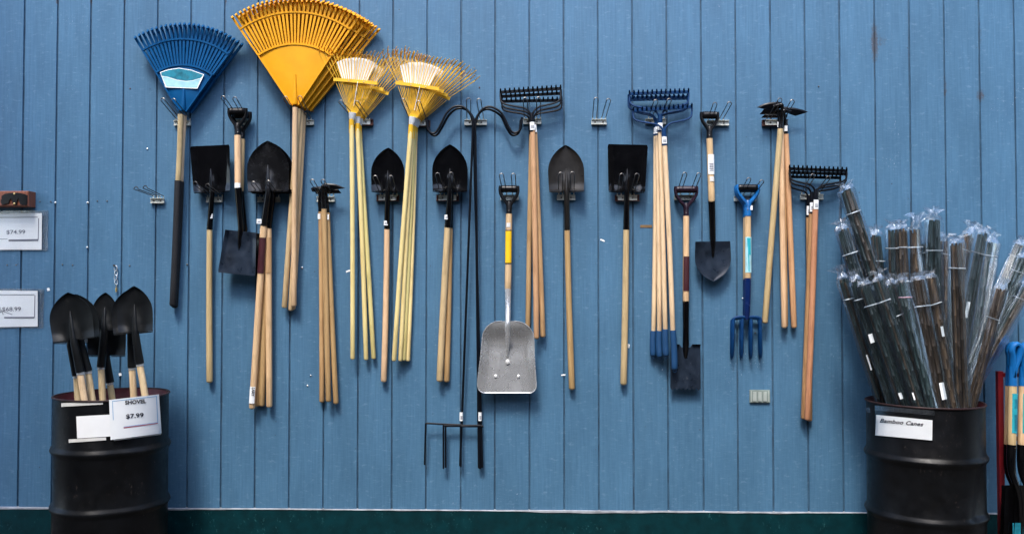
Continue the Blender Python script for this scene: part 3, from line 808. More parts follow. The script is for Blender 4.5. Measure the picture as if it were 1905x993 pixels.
for sg in (-1, 1):
    m = MB(); m.prism([at(1275.5 + sg * 12, 640.5, 0.0405), at(1275.5 + sg * 28, 640.5, 0.0405), at(1275.5 + sg * 28, 640.5, 0.056), at(1275.5 + sg * 13, 640.5, 0.054)], (0, 0, -0.003)); m.build('foot_step', M['black'], root, smooth=False)
# garden forks (a second one hangs right behind the first)
for i, (dx, dy, d, lab) in enumerate(((0, 0, 0.080, 'front blue garden fork with D-grip and teal leaf label'), (-2.5, 2, 0.040, 'rear blue garden fork almost hidden behind the front one'))):
    root = short_tool('garden_fork', lab, 1391 + dx, 343 + dy, 384 + dy, 19.5, d, M['blackplastic'], M['bluebright'], 520 + dy, 1391 + dx, M['ash'], 6.0, 0, 6.2, 3.6)
    if i == 0:
        sticker(root, (1391.5, 441, d), (1391.5, 507, d), 6.2, M['tealpale'], 'label', 62)
        sticker(root, (1392, 443, d), (1392.5, 474, d), 6.2, M['teal'], 'label_leaf', 30, 6, off=0.0016)
        sticker(root, (1392.5, 474, d), (1393, 505, d), 6.2, M['teal'], 'label_leaf', 20, 22, off=0.0016)
        sticker(root, (1397, 383, d), (1397, 391, d), 5.5, M['paper'], 'price_tag', 32, 15)
    m = MB(); m.tube([at(1391 + dx, 517 + dy, d), at(1390.5 + dx, 560, d), at(1389.5 + dx, 583, d - 0.008), at(1389.5 + dx, 594, d - 0.01)], [6.1 * PX, 5.6 * PX, 5.2 * PX, 3.5 * PX], 14); m.build('socket', M['navy'], root)
    yt = 590 + dy
    c = catmull([at(1364 + dx, yt + 8, d - 0.012), at(1367 + dx, yt + 1.5, d - 0.012), at(1378 + dx, yt - .5, d - 0.01), at(1389.5 + dx, yt, d - 0.01), at(1401 + dx, yt - .5, d - 0.01), at(1413 + dx, yt + 1.5, d - 0.012), at(1416 + dx, yt + 8, d - 0.012)], 5)
    m = MB(); m.tube(c, 2.9 * PX, 8); m.build('crosshead', M['bluepaint'], root)
    for x in (1364.5, 1381, 1397.5, 1414.5):
        bl = (x - 1389.5) * 0.06
        c = catmull([at(x + dx, yt + 3, d - 0.011), at(x + dx + bl * .4, yt + 22, d - 0.005), at(x + dx + bl * .6, yt + 48, d - 0.008), at(x + dx + bl, yt + 77, d - 0.03)], 4)
        m = MB(); m.tube(c, [3.1 * PX * (1 - 0.1 * i_ / len(c)) for i_ in range(len(c) - 2)] + [1.8 * PX, 0.4 * PX], 6, flat=0.75); m.build('tine', M['bluepaint'], root)

# ---- plastic leaf rakes -------------------------------------------------------------
def leaf_rake(label, apex, rot, half, R1, RC, R2, nt, d0, dtop, mat, group, tinew, handle_pts, wmat, hr, name='leaf_rake', foam=None, decal=False):
    root = tool_root(name, label, 'rake', (handle_pts[1][0], handle_pts[1][1], handle_pts[1][2]), group)
    ax, ay = apex
    def q(rad, deg, dd=0.0):
        a = R(deg + rot)
        f = rad / R2
        return at(ax + math.sin(a) * rad, ay - math.cos(a) * rad, d0 + (dtop - d0) * f + dd)
    # solid body: dished sheet
    grid = []
    for i in range(12):
        rad = 8 + (R1 - 8) * i / 11
        row = []
        for j in range(19):
            s = -1 + 2 * j / 18
            hw_ = half * (1 + 0.5 * max(0, (18 - rad) / 18))
            row.append(q(rad, s * hw_, 0.007 * (1 - s * s) * min(1, rad / 40)))
        grid.append(row)
    m = MB(); m.sheet(grid, OUT * -0.004); body = m.build('body', mat, root, angle=60)
    # raised edges of the body and the neck tube
    m = MB()
    for sg in (-1, 1): m.ribbon([q(10, sg * half * 1.25, 0.0), q(R1, sg * half, 0.0)], 0.0035, 0.011)
    m.ribbon([q(R1 + 0.5, -half + 2 * half * i / 18, 0.003) for i in range(19)], 0.0055, 0.009)
    m.build('body_rim', mat, root, smooth=False)
    m = MB(); m.tube([q(9, 0, 0.003), q(14, 0, 0.006), q(26, 0, 0.010), q(64 * R1 / 120, 0, 0.009)], [hr * 1.05 * PX, hr * 1.05 * PX, hr * 0.7 * PX, hr * 0.4 * PX], 12); m.build('neck', mat, root)
    m = MB(); m.ribbon([q(RC, -half + 2 * half * i / 24, 0.006) for i in range(25)], 0.0052, 0.006); m.build('cross_band', mat, root, smooth=False)
    for i in range(nt):
        deg = -half + 2 * half * i / (nt - 1) + random.uniform(-0.12, 0.12)
        bend = 0.055 + random.uniform(-0.004, 0.004)
        m = MB()
        m.ribbon([q(R1 - 3, deg, 0.002), q(RC, deg, 0.004), q(R2 - 5, deg, 0.006), q(R2 - 1.2, deg, 0.012), q(R2, deg, 0.020), q(R2 - 2.5, deg, bend)],
                 [tinew * PX * 0.42, tinew * PX * 0.55, tinew * PX * 0.62, tinew * PX * 0.62, tinew * PX * 0.6, tinew * PX * 0.5], [0.004, 0.004, 0.0035, 0.0035, 0.003, 0.0015])
        m.build('tine', mat, root, smooth=False)
    if decal:
        def poly(pts, dd): return [at(240 + x / 4.729, 30 + y / 4.729, d0 + (dtop - d0) * math.hypot(240 + x / 4.729 - ax, 30 + y / 4.729 - ay) / R2 + dd) for x, y in pts]
        m = MB(); m.prism(poly([(272, 495), (345, 470), (440, 456), (550, 474), (661, 515), (602, 640), (460, 634), (322, 629)], 0.0125), OUT * -0.0012); lb = m.build('label', M['paper'], root, smooth=False)
        m = MB(); m.prism(poly([(280, 499), (345, 477), (440, 463), (550, 481), (651, 518), (630, 545), (560, 565), (500, 572), (420, 560), (340, 535), (287, 527)], 0.0132), OUT * -0.0006); m.build('label_picture', M['tealdark'], lb, smooth=False)
        m = MB(); m.prism(poly([(290, 533), (340, 541), (420, 567), (500, 578), (560, 571), (628, 551), (597, 632), (460, 626), (330, 620)], 0.0132), OUT * -0.0006); m.build('label_picture', M['tealpale'], lb, smooth=False)
    (hx, hy, hd), (ex, ey, ed) = handle_pts
    if foam:
        t = (foam - hy) / (ey - hy); fx = hx + (ex - hx) * t; fd = hd + (ed - hd) * t
        handle(root, (hx, hy, hd), (fx, foam + 4, fd), hr, hr, wmat)
        handle(root, (fx, foam, fd), (ex, ey, ed), hr * 1.22, hr * 1.30, M['foam'], 'foam_grip')
    else:
        handle(root, (hx, hy, hd), (ex, ey, ed), hr, hr, wmat)
    return root

LG = 'plastic leaf rakes'
leaf_rake('front blue plastic leaf rake with teal label and black foam handle grip', (340, 215), 2.5, 34, 93, 142, 171, 24, 0.085, 0.075, M['blueplastic'], LG, 3.9, ((336, 213, 0.085), (322, 566, 0.05)), M['pinkwood'], 5.0, foam=336, decal=True)
leaf_rake('rear blue plastic leaf rake showing along the right edge of the labelled one', (349, 217), 3.0, 34, 93, 142, 169, 24, 0.045, 0.035, M['blueplastic'], LG, 3.9, ((343, 215, 0.045), (325, 569, 0.026)), M['palewood'], 4.6, foam=338)
YR = [((549, 203), 0.0, 0.118, (549, 200), (547, 567), 'frontmost big orange-yellow plastic leaf rake'),
      ((557, 206), 2.2, 0.092, (556, 203), (529, 570), 'second big orange-yellow plastic leaf rake, handle swung left'),
      ((564, 210), 4.2, 0.066, (561, 206), (541, 575), 'third big orange-yellow plastic leaf rake from the front'),
      ((571, 213), 6.0, 0.040, (565, 210), (545, 573), 'rearmost big orange-yellow plastic leaf rake, farthest right')]
for i, (ap, rot, d, h0, h1, lab) in enumerate(YR):
    leaf_rake(lab, ap, rot, 34.5, 120, 180, 208, 29, d, d - 0.02, M['yellowplastic'], LG, 3.7, ((h0[0], h0[1], d), (h1[0], h1[1], 0.055 - 0.011 * i)), M['pinkwood'], 4.8)

# ---- yellow wire rakes --------------------------------------------------------------
def wire_rake(label, apex, rot, half, d, h0, h1, dend, card, nt=21, R0=118, name='wire_rake'):
    root = tool_root(name, label, 'rake', (h1[0], h1[1], dend), 'yellow wire rakes')
    ax, ay = apex
    def q(rad, deg, dd=0.0):
        a = R(deg + rot); return at(ax + math.sin(a) * rad, ay - math.cos(a) * rad, d + dd)
    for i in range(nt):
        s = -1 + 2 * i / (nt - 1)
        deg = s * half + random.uniform(-0.4, 0.4)
        Rt = R0 / math.cos(R(deg)) * random.uniform(0.985, 1.015)
        a = R(rot); bx = ax + math.cos(a) * s * 6.0; by = ay + math.sin(a) * s * 6.0
        p0 = at(bx, by, d); p1 = q(Rt * 0.55, deg * 0.96, 0.004 + 0.003 * (i % 2)); p2 = q(Rt - 10, deg, 0.010)
        hook = at(ax + math.sin(R(deg + rot)) * (Rt - 6) + 1.5, ay - math.cos(R(deg + rot)) * (Rt - 6) - 2, d + 0.035); tip = at(ax + math.sin(R(deg + rot)) * (Rt - 3) + 4, ay - math.cos(R(deg + rot)) * (Rt - 3) - 4.5, d + 0.060)
        m = MB(); m.ribbon([p0, p1, p2, hook, tip], [0.0010, 0.0016, 0.0026, 0.0024, 0.0016], [0.0013] * 5)
        m.build('tine', M['yellowwire'], root, smooth=False)
    rc = R0 * 0.525
    m = MB(); m.ribbon([q(rc / math.cos(R(half)) * 1.0, -half * 1.02, 0.0085), q(rc, 0, 0.0115), q(rc / math.cos(R(half)), half * 1.02, 0.0085)], 3.0 * PX, 0.0035); cb = m.build('cross_band', M['yellowwire'], root, smooth=False)
    m = MB()
    for s in (-0.35, 0.42): m.ball(q(rc / math.cos(R(half * s)), half * s, 0.015), 0.0035, 8, 4)
    m.build('rivets', M['ferrule'], cb)
    m = MB(); m.ribbon([q(16, 2, 0.010), q(rc, 4, 0.014)], 0.0014, 0.0010); m.build('brace', M['rakesocket'], root, smooth=False)
    if card:
        pl = [q(rc + 1, -half * 0.66, -0.004), q(R0 * 0.86, -half * 0.66, -0.004), q(R0 * 0.885, -half * 0.4, -0.004), q(R0 * 0.90, 0, -0.004), q(R0 * 0.90, half * 0.35, -0.004), q(R0 * 0.88, half * 0.62, -0.004), q(rc + 1, half * 0.55, -0.004)]
        m = MB(); m.prism(pl, OUT * -0.0015); m.build('card', M['card'], root, smooth=False)
    dn = Vector((h1[0] - h0[0], h1[1] - h0[1])).normalized()
    m = MB(); m.tube([at(ax, ay - 3, d), at((ax + h0[0]) / 2, ay + 6, d), at(h0[0], h0[1], d)], [7.2 * PX, 6.2 * PX, 4.4 * PX], 14, flat=0.8); m.build('socket', M['rakesocket'], root)
    s1 = (h0[0] + dn.x * 24, h0[1] + dn.y * 24)
    m = MB(); m.tube([at(h0[0], h0[1] - 2, d), at(s1[0], s1[1], d - 0.005)], [4.7 * PX, 4.8 * PX], 12); m.build('ferrule', M['yellowwire'], root)
    handle(root, (h0[0], h0[1], d), (h1[0], h1[1], dend), 4.3, 4.2, M['yellowwood'])
    return root
wire_rake('front yellow wire rake with white card, handle hanging straight, left group', (656, 213), 5, 33, 0.100, (654, 224), (656, 666), 0.06, True)
wire_rake('middle yellow wire rake of the left group, behind the straight one', (664, 221), 10, 32, 0.070, (665, 232), (681, 667), 0.04, True)
wire_rake('rearmost yellow wire rake of the left group, handle slanting right', (669, 224), 15, 32, 0.042, (668, 235), (695, 665), 0.03, False)
wire_rake('front yellow wire rake with white card, handle leftmost, right group', (768, 221), 8, 33, 0.115, (765, 234), (733, 669), 0.07, True)
wire_rake('second yellow wire rake of the right group from the front', (771, 222), 12, 34, 0.088, (768, 235), (745, 669), 0.05, True)
wire_rake('third yellow wire rake of the right group from the front', (774, 224), 17, 34, 0.062, (771, 237), (752, 668), 0.035, False)
wire_rake('rearmost yellow wire rake of the right group, handle rightmost', (776, 226), 22, 33, 0.038, (773, 238), (759, 669), 0.025, False)

# ---- bow rakes ----------------------------------------------------------------------
def bow_rake(label, L, Rr, apex, d, sock, end, dend, mat, wmat, hr=4.6, grip=None, tag=True, group='steel bow rakes'):
    root = tool_root('bow_rake', label, 'rake', (end[0], end[1], dend), group)
    bow_head(root, L, Rr, apex, d, mat)
    m = MB(); m.tube([at(apex[0], apex[1] - 3, d + 0.019), at(apex[0], apex[1] + 6, d + 0.019), at(sock[0], sock[1], d + 0.014)], [3.6 * PX, 4.3 * PX, 4.9 * PX], 14); m.build('socket', mat, root)
    if tag:
        fx = lambda f: (apex[0] + (sock[0] - apex[0]) * f, apex[1] + (sock[1] - apex[1]) * f, d + 0.016)
        sticker(root, fx(0.45), fx(0.90), 5.0, M['paper'], 'price_tag', 58, lines=3)
    if grip:
        t = (grip - sock[1]) / (end[1] - sock[1]); gx = sock[0] + (end[0] - sock[0]) * t; gd = d + 0.014 + (dend - d - 0.014) * t
        handle(root, (sock[0], sock[1] - 4, d + 0.014), (gx, grip + 4, gd), hr, hr * .95, wmat)
        handle(root, (gx, grip, gd), (end[0], end[1], dend), 5.8, 5.9, M['bluegrip'], 'vinyl_grip')
        q = at(end[0] + .3, end[1] + 1, dend)
        m = MB(); m.tube([q + Vector((0.010 * math.cos(a), 0, -0.011 + 0.011 * math.sin(a))) for a in [2 * math.pi * i / 10 for i in range(11)]], 0.0022, 6); m.build('hang_loop', M['bluegrip'], root)
    else:
        handle(root, (sock[0], sock[1] - 4, d + 0.014), (end[0], end[1], dend), hr, hr * 1.05, wmat)
    return root
bow_rake('frontmost black bow rake of the top row, handle second from left', (931, 172), (1043, 165), (989, 213), 0.085, (991, 246), (998, 627), 0.06, M['rodblack'], M['brownwood'], 5.0)
bow_rake('middle black bow rake of the top row', (933, 180), (1044, 174), (991, 219), 0.055, (995, 250), (1010, 624), 0.04, M['rodblack'], M['brownwood'], 4.8)
bow_rake('rearmost black bow rake of the top row, handle end behind the aluminium scoop', (934, 189), (1045, 187), (987, 222), 0.028, (989, 250), (982, 606), 0.02, M['rodblack'], M['brownwood'], 4.6, tag=False)
bow_rake('frontmost blue bow rake, hanging lowest, blue handle grip over the serrated spade', (1178, 206), (1287, 199), (1235, 242), 0.110, (1236, 271), (1255, 684), 0.085, M['bluepaint'], M['palewood'], 4.7, 614)
bow_rake('blue bow rake with the topmost head', (1171, 175), (1281, 171), (1228, 216), 0.082, (1228, 246), (1239, 659), 0.075, M['bluepaint'], M['palewood'], 4.6, 612)
bow_rake('blue bow rake behind the topmost one, handle in the middle', (1169, 183), (1279, 181), (1223, 224), 0.055, (1223, 252), (1227, 661), 0.05, M['bluepaint'], M['palewood'], 4.6, 615)
bow_rake('rearmost blue bow rake, leftmost handle grip', (1172, 186), (1280, 183), (1221, 226), 0.028, (1220, 253), (1215, 659), 0.03, M['bluepaint'], M['palewood'], 4.4, 615)
bow_rake('frontmost black bow rake at the right, thick reddish handle', (1469, 314), (1575, 318), (1518, 355), 0.085, (1517, 393), (1502, 778), 0.06, M['rodblack'], M['redwood'], 5.2)
bow_rake('middle black bow rake at the right', (1470, 321), (1574, 324), (1511, 360), 0.055, (1510, 398), (1495, 776), 0.04, M['rodblack'], M['redwood'], 4.8)
bow_rake('rearmost black bow rake at the right, lowest head', (1468, 329), (1563, 331), (1505, 367), 0.028, (1504, 404), (1506, 780), 0.02, M['rodblack'], M['redwood'], 4.6)

# ---- hoes ---------------------------------------------------------------------------
def hoe(label, blade, sc, org, d, neck, sock, end, dend, wmat, hr, tag=None, mat='rodblack', fold=0.008):
    root = tool_root('hoe', label, 'hoe', (end[0], end[1], dend), 'pointed hoes')
    P2 = [(org[0] + x / sc, org[1] + y / sc) for x, y in blade]
    cx = sum(p[0] for p in P2) / len(P2); y0 = min(p[1] for p in P2); y1 = max(p[1] for p in P2)
    cy = (y0 + y1) / 2
    # folded plate: rim ring, shoulder ring and ridge
    rim = [at(x, y, d + 0.022 * (y1 - y) / max(1, y1 - y0)) for x, y in P2]
    inn = [at(cx + (x - cx) * 0.72, cy + (y - cy) * 0.62, d + 0.022 * (y1 - cy - (y - cy) * 0.62) / max(1, y1 - y0) + fold * 0.8) for x, y in P2]
    n = len(rim)
    vs = rim + inn + [p - OUT * 0.004 for p in rim]
    fs = [(i, (i + 1) % n, n + (i + 1) % n, n + i) for i in range(n)] + [tuple(range(n, 2 * n))] + [(i, (i + 1) % n, 2 * n + (i + 1) % n, 2 * n + i) for i in range(n)] + [tuple(range(2 * n, 3 * n))]
    m = MB(); m.add(vs, fs); m.build('blade', M[mat], root, angle=25)
    (nx, ny), (sx, sy) = neck, sock
    ds = dend + (d - dend) * 0.9
    c = catmull([at(cx + (nx - cx) * 0.25, cy + 1, d + 0.016), at(nx, ny, d + 0.032), at(nx + (sx - nx) * .3, ny + 10, d + 0.02), at(nx + (sx - nx) * .5, ny + 24, ds), at(sx, sy, ds)], 5)
    k_ = len(c); m = MB(); m.tube(c, [(2.6 + 2.0 * smooth01((i / k_ - 0.45) / 0.3)) * PX for i in range(k_)], 12); m.build('socket', M['black2'], root)
    handle(root, (sx, sy - 4, ds), (end[0], end[1], dend), hr, hr * 1.03, wmat)
    if tag: sticker(root, (tag[0], tag[1] - 5, ds), (tag[0], tag[1] + 5, ds), hr * 1.12, M['paper'], 'price_tag', 42, tag[2])
    return root
o1 = (560, 320)
hoe('front hoe of the left group, blade pointing right above the others', [(395, 250), (430, 205), (500, 212), (580, 216), (650, 228), (720, 255), (820, 300), (690, 318), (560, 330), (440, 330), (395, 300)], 9.93, o1, 0.080, (600, 346), (603, 393), (611, 744), 0.055, M['tanwood'], 4.9)
hoe('hoe of the left group with the lower right-pointing blade, rightmost handle', [(430, 320), (520, 305), (620, 310), (690, 325), (748, 393), (620, 402), (440, 405)], 9.93, o1, 0.052, (606, 352), (609, 400), (625, 748), 0.035, M['tanwood'], 4.8, (612, 404, 30))
hoe('hoe of the left group with blade pointing left, leftmost handle', [(180, 298), (230, 275), (310, 268), (420, 272), (420, 405), (272, 406), (262, 368), (205, 366)], 9.93, o1, 0.030, (595, 352), (597, 398), (599, 745), 0.025, M['tanwood'], 4.8, (594, 403, -25))
o2 = (1390, 170)
hoe('front hoe of the right group, topmost blade pointing left', [(180, 297), (250, 255), (330, 225), (400, 208), (470, 202), (570, 192), (650, 215), (640, 300), (560, 345), (400, 335), (300, 325)], 9.93, o2, 0.095, (1455, 195), (1452, 244), (1423, 598), 0.06, M['ash'], 5.2)
hoe('hoe of the right group with second left-pointing blade, middle handle', [(230, 425), (310, 330), (420, 325), (560, 335), (620, 380), (600, 432), (420, 430)], 9.93, o2, 0.070, (1448, 204), (1453, 250), (1459, 607), 0.045, M['ash'], 4.9, (1447, 233, -20))
hoe('hoe of the right group with the long single blade pointing right', [(640, 300), (700, 282), (780, 300), (850, 300), (950, 322), (1050, 350), (1130, 380), (1000, 425), (890, 455), (800, 425), (740, 400), (650, 420)], 9.93, o2, 0.050, (1458, 206), (1462, 254), (1477, 607), 0.03, M['tanwood'], 5.0, (1463, 240, 40))
hoe('rearmost hoe of the right group with lowest left-pointing blade', [(255, 490), (320, 432), (450, 425), (600, 425), (750, 425), (735, 488), (500, 492)], 9.93, o2, 0.028, (1452, 212), (1456, 252), (1461, 605), 0.02, M['tanwood'], 4.6)

# ---- black crook stakes -------------------------------------------------------------
def crook(label, crookpts, shaft_end, bar, d, tagp=None):
    root = tool_root('crook_stake', label, 'garden stake', (shaft_end[0], shaft_end[1], 0.03), 'black crook stakes')
    c = catmull([at(x, y, d) for x, y in crookpts], 6)
    top = crookpts[-1]
    c += [at(top[0] + (shaft_end[0] - top[0]) * t, top[1] + (shaft_end[1] - top[1]) * t, d + (0.035 - d) * t) for t in (0.25, 0.5, 0.75, 1.0)]
    m = MB(); m.tube(c, 2.2 * PX, 10); m.build('shaft', M['rodblack'], root)
    (x0, y0), (x1, y1), (x2, y2) = bar          # at shaft, at the outer end, foot
    m = MB(); m.tube(catmull([at(x0 + 3, y0, 0.047), at((x0 + x1) / 2, (y0 + y1) / 2, 0.048), at(x1 + 4, y1, 0.05), at(x1 + .5, y1 + 1.5, 0.05), at(x1, y1 + 6, 0.05), at(x2, y2, 0.045)], 4), 1.8 * PX, 8); m.build('step_prong', M['rodblack'], root)
    if tagp: sticker(root, (tagp[0], tagp[1] - 8, 0.045), (tagp[0], tagp[1] + 8, 0.045), 3.0, M['paper'], 'price_tag', 75, -15, lines=3)
    return root
LC = [(793, 220), (796, 240), (803, 248), (811, 246), (820, 232), (830, 212), (843, 200), (857, 198), (868, 204), (877, 217), (880, 234)]
crook('left-facing crook stake with outermost ground prong', LC, (856, 866), ((856, 790), (792, 787), (790, 864)), 0.080, (858, 774))
crook('second left-facing crook stake, just below the first crook', [(x + 3 + (0 if x < 830 else 1), y + 4) for x, y in LC], (891, 870), ((890, 792), (829, 792), (829, 869)), 0.060)
RC_ = [(971, 219), (968, 240), (960, 247), (952, 245), (944, 232), (934, 212), (921, 202), (908, 199), (896, 205), (888, 218), (884, 235)]
crook('right-facing crook stake with price tag near its foot', RC_, (893, 871), ((893, 791), (825, 791), (825, 871)), 0.070, (893, 774))
crook('second right-facing crook stake, just below the first crook', [(x - 2 - (0 if x > 930 else 1), y + 4.5) for x, y in RC_], (897, 869), ((896, 792.5), (857, 792.5), (857.5, 868)), 0.050)

# ------------------------------------------------------------------ drums
def ray_cyl(px, py, c, rad):
    q = ray(px, py); ox, oy = CAM.x - c[0], CAM.y - c[1]
    A = q.x * q.x + q.y * q.y; B = 2 * (ox * q.x + oy * q.y); C = ox * ox + oy * oy - rad * rad
    D = max(0.0, B * B - 4 * A * C)
    return CAM + q * ((-B - math.sqrt(D)) / (2 * A))

def drum(label, pxc, ztop, depth, rib_z, rad=0.290):
    c = at(pxc, 738, depth); c = (c.x, c.y)
    root = thing('steel_drum', label, 'drum', (c[0], c[1], 0))
    zt = ztop; prof = [(0.0, 0.02), (rad - 0.006, 0.02), (rad + 0.004, 0.0), (rad + 0.004, 0.014), (rad, 0.022)]
    z = 0.03
    body = [(rad, 0.03)]
    for rz in sorted(rib_z):
        body += [(rad, rz - 0.030), (rad + 0.004, rz - 0.020), (rad + 0.0125, rz - 0.006), (rad + 0.0145, rz + 0.001), (rad + 0.0125, rz + 0.008), (rad + 0.004, rz + 0.020), (rad, rz + 0.030)]
    body += [(rad, zt - 0.02), (rad - 0.0005, zt)]
    m = MB(); m.lathe(prof + body, c, 96)
    # a few shallow dents
    dents = [(random.uniform(-2.6, -0.6), random.uniform(0.1, 0.8), random.uniform(0.004, 0.012)) for _ in range(16)]
    for i, v in enumerate(m.v):
        dx, dy = v.x - c[0], v.y - c[1]; r_ = math.hypot(dx, dy)
        if r_ < rad * 0.97: continue
        a = math.atan2(dy, dx); k_ = 0
        for (da, dz, dp) in dents: k_ += dp * math.exp(-((a - da) * rad / 0.06) ** 2 - ((v.z - dz) / 0.05) ** 2)
        f = (r_ - k_ * (1 if v.z < zt - 0.05 else 0)) / r_
        m.v[i] = Vector((c[0] + dx * f, c[1] + dy * f, v.z))
    m.build('shell', M['drum'], root, angle=70)
    n = 72; ring = [Vector((c[0] + math.cos(2 * math.pi * i / n) * (rad + 0.002), c[1] + math.sin(2 * math.pi * i / n) * (rad + 0.002), zt + 0.0015 * math.sin(4 * math.pi * i / n))) for i in range(n + 1)]
    m = MB(); m.tube(ring, 0.0055, 8, caps=False, flatdir=Vector((0, 0, 1))); m.build('rim', M['drumrim'], root)
    m = MB(); m.lathe([(rad - 0.004, zt - 0.001), (rad - 0.006, zt - 0.02), (rad - 0.012, zt - 0.05), (rad - 0.034, zt - 0.10), (rad - 0.034, 0.03), (0.0, 0.03)], c, 96); m.build('lining', M['drumred'], root, angle=60)
    return root, c, rad

def on_drum_patch(root, c, rad, corners, off, mat, name, nx=14, ny=8, th=0.0006):
    """sheet of paper or tape laid round the drum; corners TL, TR, BR, BL in pixels"""
    (a, b, cc, dd) = corners
    grid = []
    for i in range(ny + 1):
        v = i / ny; row = []
        for j in range(nx + 1):
            u = j / nx
            x = (a[0] * (1 - u) + b[0] * u) * (1 - v) + (dd[0] * (1 - u) + cc[0] * u) * v
            y = (a[1] * (1 - u) + b[1] * u) * (1 - v) + (dd[1] * (1 - u) + cc[1] * u) * v
            p = ray_cyl(x, y, c, rad + off)
            row.append(p)
        grid.append(row)
    m = MB(); ctr = Vector((c[0], c[1], 0)); mid = grid[ny // 2][nx // 2]; nn = Vector((mid.x - c[0], mid.y - c[1], 0)).normalized()
    m.sheet(grid, nn * -th)
    return m.build(name, mat, root, angle=60)

def text_geo(txt, bold=0.0, shear=0.0, space=1.0):
    cu = bpy.data.curves.new('lettering', 'FONT'); cu.body = txt; cu.size = 1.0; cu.offset = bold; cu.shear = shear; cu.space_character = space; cu.resolution_u = 3
    ob = bpy.data.objects.new('lettering', cu); COL.objects.link(ob)
    me = bpy.data.meshes.new_from_object(ob)
    vs = [v.co.copy() for v in me.vertices]; fs = [tuple(p.vertices) for p in me.polygons]
    bpy.data.objects.remove(ob); bpy.data.curves.remove(cu); bpy.data.meshes.remove(me)
    x0 = min(v.x for v in vs); x1 = max(v.x for v in vs); y0 = min(v.y for v in vs); y1 = max(v.y for v in vs)
    return [((v.x - x0) / (x1 - x0), (v.y - y0) / (y1 - y0)) for v in vs], fs

def lettering(txt, corners, place, mat, parent, bold=0.0, shear=0.0, name='lettering', space=1.0):
    """corners BL, BR, TR, TL in pixels; place(px, py) gives the surface point"""
    uv, fs = text_geo(txt, bold, shear, space)
    bl, br, tr, tl = corners; vs = []
    for u, v in uv:
        x = (bl[0] * (1 - u) + br[0] * u) * (1 - v) + (tl[0] * (1 - u) + tr[0] * u) * v
        y = (bl[1] * (1 - u) + br[1] * u) * (1 - v) + (tl[1] * (1 - u) + tr[1] * u) * v
        vs.append(place(x, y))
    m = MB(); m.add(vs, fs)
    return m.build(name, mat, parent, smooth=False)

DL, cL, rL = drum('black steel drum holding short shovels, SHOVEL price sheet on its front', 209, 0.893, 0.365, [0.305, 0.612])
DR, cR, rR = drum('black steel drum holding bundled bamboo canes, name card on its front', 1719, 0.868, 0.365, [0.285, 0.588])

S1 = lambda x, y: (60 + x / 2.813, 640 + y / 2.813)
def sheet_on_left(name, label, corners, mat, off):
    cs = [S1(*p) for p in corners]
    p = ray_cyl(cs[3][0], cs[3][1], cL, rL)
    root = thing(name, label, 'sign' if 'sign' in name or 'sheet' in name else 'tape', p)
    on_drum_patch(root, cL, rL, cs, off, mat, 'paper' if 'tape' not in name else 'strip')
    return root
sg = sheet_on_left('price_sign', 'white price sheet reading SHOVEL $7.99 taped to the left drum', [(402, 291), (663, 262), (677, 465), (410, 500)], M['paper'], 0.0095)
pl = lambda x, y: ray_cyl(x, y, cL, rL + 0.0112)
lettering('SHOVEL', [S1(486, 316), S1(597, 307), S1(596, 286), S1(485, 295)], pl, M['ink'], sg, 0.032)
lettering('$7.99', [S1(491, 392), S1(584, 383), S1(582, 357), S1(490, 366)], pl, M['ink'], sg, 0.02)
for (a, b, t, mt) in (((418, 298), (652, 272), 2.4, 'blueink'), ((420, 300), (424, 396), 2.6, 'blueink'), ((650, 272), (657, 410), 2.6, 'blueink'), ((478, 432), (657, 408), 2.2, 'blueink'), ((478, 437), (657, 413), 3.6, 'redink')):
    A, B = S1(*a), S1(*b); dx, dy = B[0] - A[0], B[1] - A[1]; L_ = math.hypot(dx, dy); nx_, ny_ = -dy / L_ * t / 5.6, dx / L_ * t / 5.6
    on_drum_patch(sg, cL, rL, [(A[0] - nx_, A[1] - ny_), (B[0] - nx_, B[1] - ny_), (B[0] + nx_, B[1] + ny_), (A[0] + nx_, A[1] + ny_)], 0.0106, M[mt], 'printed_line', 10, 1, 0.0002)
sheet_on_left('blank_sheet', 'blank white sheet on the left drum beside the SHOVEL sign', [(230, 377), (412, 367), (414, 481), (235, 492)], M['card'], 0.0035)
sheet_on_left('tape_strip', 'white tape strip under the rim of the left drum', [(151, 308), (368, 295), (370, 314), (152, 327)], M['oldtape'], 0.0025)
sheet_on_left('tape_strip', 'white tape strip below the blank sheet on the left drum', [(190, 497), (385, 486), (387, 501), (191, 515)], M['oldtape'], 0.0025)
sheet_on_left('tape_strip', 'torn tape edge just under the SHOVEL sign', [(425, 494), (672, 462), (674, 472), (427, 505)], M['oldtape'], 0.0022)

S6 = lambda x, y: (1560 + x / 3.388, 700 + y / 3.388)
cs = [S6(238, 241), S6(592, 275), S6(590, 402), S6(231, 369)]
sg = thing('name_card', 'white card reading Bamboo Canes in a clear sleeve on the right drum', 'sign', ray_cyl(cs[3][0], cs[3][1], cR, rR))
on_drum_patch(sg, cR, rR, cs, 0.004, M['paper'], 'paper')
on_drum_patch(sg, cR, rR, [S6(229, 181), S6(606, 216), S6(607, 404), S6(232, 371)], 0.0062, M['sleeve'], 'plastic_sleeve', 14, 8, 0.0003)
on_drum_patch(sg, cR, rR, [S6(229, 181), S6(606, 216), S6(604, 246), S6(229, 212)], 0.0036, M['filmtop'], 'folded_flap', 14, 3, 0.0003)
lettering('Bamboo Canes', [S6(259, 289), S6(533, 314), S6(536, 288), S6(262, 263)], lambda x, y: ray_cyl(x, y, cR, rR + 0.0052), M['ink'], sg, 0.026, 0.28, space=1.06)
p = S6(183, 208)
st = thing('tape_scrap', 'small pale tape scrap at the upper left of the right drum', 'tape', ray_cyl(p[0], p[1], cR, rR))
